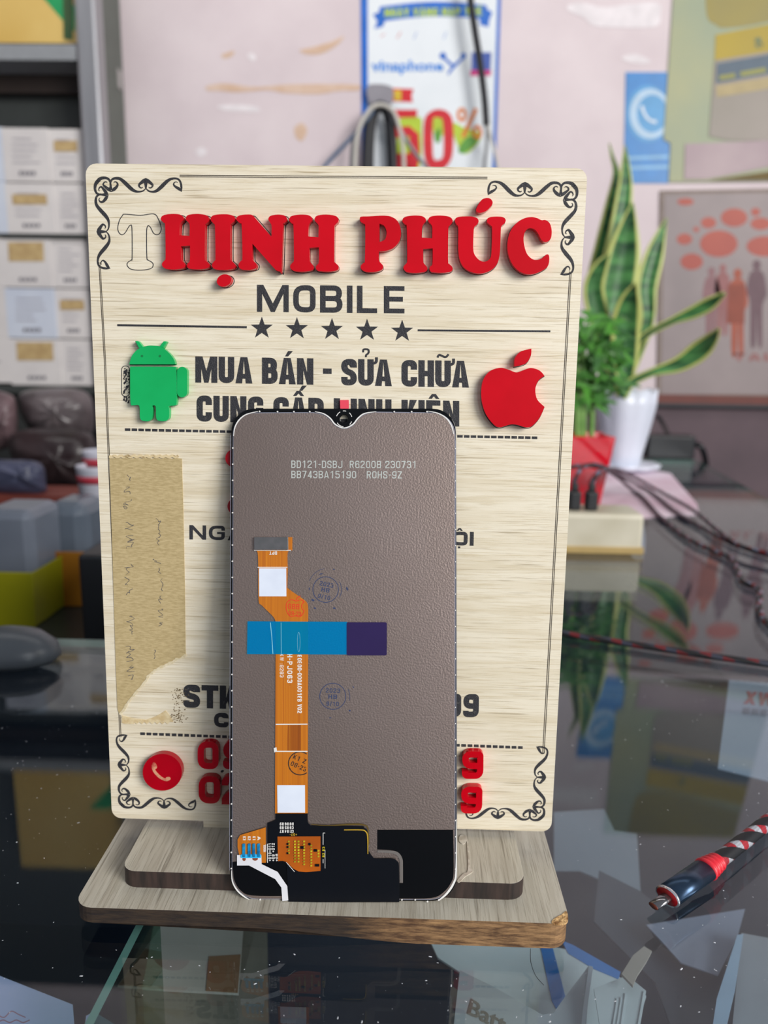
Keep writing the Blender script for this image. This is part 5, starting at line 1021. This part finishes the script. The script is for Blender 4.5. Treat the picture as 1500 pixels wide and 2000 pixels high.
tag(box('red_board', -.62, -.30, 1.0, 1.08, ZS + .001, ony(60, 968, 1.0).z, mat('brick_red_board', '7a3a30', .5)), 'long brick-red board lying behind the plastic containers', 'board')
bag('grey_sack', [(-40, 905), (30, 898), (80, 905), (90, 940), (80, 966), (-40, 966)], 1.04, .04, mat('slate_sack', '4c5068', .4, col2='3a3e52', scale=10), 'slate-blue soft sack lying on the red board', 'bag')
for i, (a, b, c, d) in enumerate(((150, 215, 884, 925), (145, 215, 915, 1090))):
    f = Frame((0, .82 - .03 * i, 0), (1, 0, 0), (0, 0, 1)); p = f.px(a, d); q = f.px(b, c); cxx = (p.x + q.x) / 2; rr = (q.x - p.x) / 2
    z0 = ZS + .0005 if i else f.px(a, 925).y
    if i: zc0 = z0; V_c = [(rr * .62, 0), (rr * .98, q.y - z0 - .004), (rr * 1.02, q.y - z0), (rr * .94, q.y - z0), (rr * .6, .004)]
    else: V_c = [(rr * .85, 0), (rr * .98, q.y - z0 - .004), (rr * 1.0, q.y - z0), (rr * .9, q.y - z0), (rr * .8, .004)]
    e = empty('paper_cup', (cxx, .82 - .03 * i, z0), ('upper' if i == 0 else 'lower and taller') + ' of two nested white cups with red print beside the sign edge', 'cup', 'nested white cups')
    lathe('cup_wall', V_c, (cxx, .82 - .03 * i + rr, z0), mat('cup_white', 'b8b8c4', .5, col2='aeb0bc', scale=20), e, n=28)
    zr = f.px(180, 905 if i == 0 else 940).y - z0
    lathe('red_band', [(rr * .93, zr - .004), (rr * .95, zr - .004), (rr * .985, zr + .004), (rr * .93, zr + .004)], (cxx, .82 - .03 * i + rr, z0), mat('cup_red', 'a83040', .5), e, n=28)
bk = ony(170, 1235, .56)
tag(box('black_block', ony(158, 1200, .56).x, ony(215, 1200, .56).x, .56, .63, ZS + .0005, ony(185, 1085, .56).z, mat('black_block', '14161a', .4), bevel=.003), 'plain black box in the shade between the orange tub and the sign', 'box')
# grey oval device on the glass
md_ = ony(-5, 1300, .42)
ms = empty('grey_mouse', onz(-10, 1325, 0), 'grey oval plastic mouse on the glass, cut by the left picture edge', 'mouse')
cc = onz(-14, 1318, 0)
lathe('shell', [(.026, 0), (.030, .004), (.028, .011), (.020, .017), (.008, .020), (.001, .0205)], (cc.x, cc.y + .02, .0004), mat('grey_shell', '5a6066', .35), ms, n=32, sx=1.0, sy=.62)
# =================================================================== UNDER THE GLASS
def under(name, loops, z, th, m, label, cat, group=None):
    f = Frame((0, 0, z), (1, 0, 0), (0, 1, 0)); return tag(plate(name, loops, f, 0, th, m), label, cat, group), f
m_lav = mat('lavender_paper', 'cfcff2', .7, col2='c0c0e6', scale=14)
o, f = under('lavender_slip', [[(-80, 1868), (0, 1906), (142, 1962), (150, 2060), (-80, 2060)]], -.05, .0008, m_lav, 'lavender paper slip with faint pink writing under the glass at lower left', 'paper')
multi('pink_writing', [ribloops(cat_rom([(-20 + i * 14, 1975 + (i % 3) * 6) for i in range(6)], False, 4), 2), ribloops(cat_rom([(-20 + i * 13, 1992 + (i % 2) * 5) for i in range(7)], False, 4), 2)], f, .0008, .0001, mat('pink_ink', 'c08a9c', .7), o)
o, f = under('lavender_card', [[(168, 1984), (184, 1976), (230, 2004), (240, 2060), (160, 2060)]], -.055, .0008, m_lav, 'small corner of lavender card right of the green glass strip', 'paper')
# vertical glass partition whose top edge shows as a green strip
gp = [(160, 2010), (178, 2010), (278, 1812), (270, 1812)]
f = Frame((0, 0, -.0065), (1, 0, 0), (0, 1, 0)); L = [f.px(*p)[:2] for p in gp]
d = Vector((L[2][0] - L[1][0], L[2][1] - L[1][1])) * 1.4; L = [L[0], L[1], (L[1][0] + d.x, L[1][1] + d.y), (L[0][0] + d.x, L[0][1] + d.y)]
V, F, S = prism([L], -.19, 0); tag(obj('glass_partition', V, F, [m_gedge, glass_mat('partition_glass', 'b0d0c4')], frame=f, midx=S), 'upright glass partition showing a green edge strip below the countertop', 'glass panel')
zk = -.06
o, f = under('taupe_carton', [[(278, 1930), (300, 1806), (476, 1800), (466, 1940)]], zk, .001, mat('taupe_card', 'a8a296', .7, col2='958f84', scale=12), 'taupe carton with an orange-brown patch under the glass, left of centre', 'box')
k = [f.px(*p) for p in ((278, 1930), (466, 1940))]
V = [(k[0].x, k[0].y, 0), (k[1].x, k[1].y, 0), (k[1].x, k[1].y, -.13), (k[0].x, k[0].y, -.13)]
obj('carton_front', V + [(a, b + .06, c) for a, b, c in V], [(3, 2, 1, 0), (4, 5, 6, 7), (0, 1, 5, 4), (1, 2, 6, 5), (2, 3, 7, 6), (3, 0, 4, 7)], mat('dark_taupe', '625c50', .8), o, f)
plate('orange_patch', [[(408, 1868), (470, 1864), (464, 1938), (402, 1934)]], f, .001, .0003, mat('brown_patch', '7a5838', .5), o)  # orange-brown patch on the carton top
m_gp = mat('grey_white_card', 'd6dada', .7, col2='c4caca', scale=10)
o, f = under('paper_sheet', [[(842, 1842), (900, 1836), (1060, 1845), (1110, 1855), (1250, 1930), (1262, 1945), (1225, 2060), (1000, 2060), (900, 1900), (855, 1870)]], -.060, .0008, m_gp, 'large pale grey sheet under the glass right below the base', 'paper')
plate('blue_stripe', [[(1056, 1850), (1080, 1852), (1104, 1945), (1086, 1970), (1078, 1955)]], f, .0009, .0002, mat('print_blue', '2f7cc4', .5), o)
plate('blue_edge', [[(1096, 1836), (1120, 1846), (1180, 1880), (1212, 1898), (1208, 1912), (1160, 1892), (1110, 1862)]], f, .0009, .0002, MATS['print_blue'], o)
o, f = under('battery_envelope', [[(898, 1895), (960, 1925), (1060, 1982), (1082, 1978), (1105, 1945), (1150, 1886), (1158, 1890), (1148, 1960), (1140, 2060), (880, 2060)]], -.052, .0008, mat('grey_envelope', 'b8baba', .7, col2='a8abae', scale=8), 'grey envelope printed Battery with a zigzag torn top under the glass', 'envelope')
ftext('printed_word', 'Batt', [(912, 1980), (985, 2018), (992, 1988), (920, 1950)], f, .0010, mat('tan_print_ink', '746c64', .7), o, .02)
plate('bright_edge', [[(1150, 1886), (1158, 1888), (1146, 1975), (1140, 2040), (1132, 2040), (1138, 1975)]], f, .0009, .0005, mat('bright_fold', 'd4d8dc', .5), o)
o, f = under('striped_sleeve', [[(1160, 1930), (1225, 1905), (1262, 1935), (1240, 2060), (1180, 2060)]], -.045, .0008, mat('pale_sleeve', 'c8cccc', .6), 'pale card sleeve with white stripes beside the envelope under the glass', 'sleeve')
multi('white_stripe', [ribloops([(1206, 1950), (1192, 2040)], 3), ribloops([(1214, 1948), (1200, 2040)], 3), ribloops([(1222, 1940), (1208, 2040)], 2.5), ribloops([(1258, 1936), (1240, 2040)], 2.5)], f, .0009, .0003, mat('stripe_white', 'cfd2d2', .5), o)
under('brown_strip', [[(1214, 1902), (1236, 1866), (1258, 1848), (1273, 1857), (1262, 1878), (1244, 1905), (1236, 1925)]], -.040, .001, mat('kraft_strip', 'ac9f92', .7), 'short brown paper strip pointing up right under the glass', 'strip')
m_gbag = film_mat('grey_bag', 'a0a4b0', '52565f', .75, .3)
under('antistatic_bag', [[(1170, 1700), (1250, 1740), (1400, 1860), (1500, 1940), (1560, 2060), (1330, 2060), (1280, 1920), (1160, 1800)]], -.075, .0006, m_gbag, 'dark grey translucent bag crossing diagonally under the glass', 'bag')
under('grey_pouch', [[(1262, 1806), (1455, 1775), (1440, 1830), (1402, 1905), (1330, 1880)]], -.068, .0006, mat('lilac_grey_pouch', '9598a8', .5, col2='868a9a', scale=14), 'lilac-grey pouch under the glass right below the charging plug', 'pouch')
under('grey_carton', [[(1448, 1822), (1600, 1850), (1600, 2060), (1425, 2060)]], -.060, .0008, mat('grey_box_top', '9c9ca0', .6), 'grey carton under the glass at the lower right corner', 'box')
under('silver_edge_strip', [[(1440, 1826), (1452, 1824), (1436, 1930), (1408, 2050), (1385, 2050), (1400, 1950)]], -.055, .0012, mat('steel_blue_strip', 'a0b4c8', .4), 'steel-blue strip along the left side of the grey carton', 'strip')
under('reflection_sheet', [[(1082, 1586), (1180, 1580), (1200, 1622), (1244, 1628), (1252, 1752), (1130, 1700), (1082, 1700)]], -.09, .0006, mat('slate_reflection', '8a9098', .7, col2='80868e', scale=10), 'slate-grey sheet standing in for a reflection in the glass, beside the base', 'paper')  # sheet put in to paint a grey reflection on the glass
o, f = under('white_label_card', [[(1424, 1328), (1640, 1345), (1640, 1560), (1402, 1500)]], -.03, .0008, mat('pale_card', 'a6adba', .7, col2='969eae', scale=9), 'white card with red letters under the glass at the right picture edge', 'card')
btext('red_letters', 'XW', [(1452, 1374), (1512, 1380), (1516, 1354), (1458, 1350)], f, .0009, .0002, mat('card_red', 'b05868', .6), o, cw=.75, t=.22, gap=.12)
multi('grey_block', [[(1452 + i * 17, 1382 + i * 1.5), (1465 + i * 17, 1383 + i * 1.5), (1464 + i * 17, 1395 + i * 1.5), (1451 + i * 17, 1394 + i * 1.5)] for i in range(4)], f, .0009, .0002, mat('card_grey', '7a808c', .6), o)
# hair on the glass and dust
tag(tube('stray_hair', [onz(1036, 1853, .0004), onz(1037, 1880, .0004), onz(1046, 1905, .0004), onz(1062, 1924, .0004)], .00009, m_ck, n=8, seg=6), 'thin dark hair lying on the glass just below the base', 'hair')
V = []; F = []
for i in range(420):
    if i < 260: x = random.uniform(0, 1500); y = random.uniform(1560, 2000)
    else: x = random.choice([random.uniform(0, 240), random.uniform(1110, 1500)]); y = random.uniform(1280, 1600)
    c = onz(x, y, .0); s = abs(random.gauss(.00005, .00006)) + .00003; a = random.uniform(0, 3.1); l = s * random.uniform(1, 3)
    if -.108 < c.x < .061 and .205 < c.y < .30: continue
    u = Vector((math.cos(a), math.sin(a), 0)) * l; v = Vector((-math.sin(a), math.cos(a), 0)) * s; k = len(V)
    V += [c - u - v, c + u - v, c + u + v, c - u + v, c + Vector((0, 0, s))]; F += [(k, k + 1, k + 4), (k + 1, k + 2, k + 4), (k + 2, k + 3, k + 4), (k + 3, k, k + 4), (k + 3, k + 2, k + 1, k)]
tag(obj('dust', V, F, mat('white_dust', 'd0d4dc', .8)), 'tiny white dust specks scattered over the glass countertop', 'dust', kind='stuff')
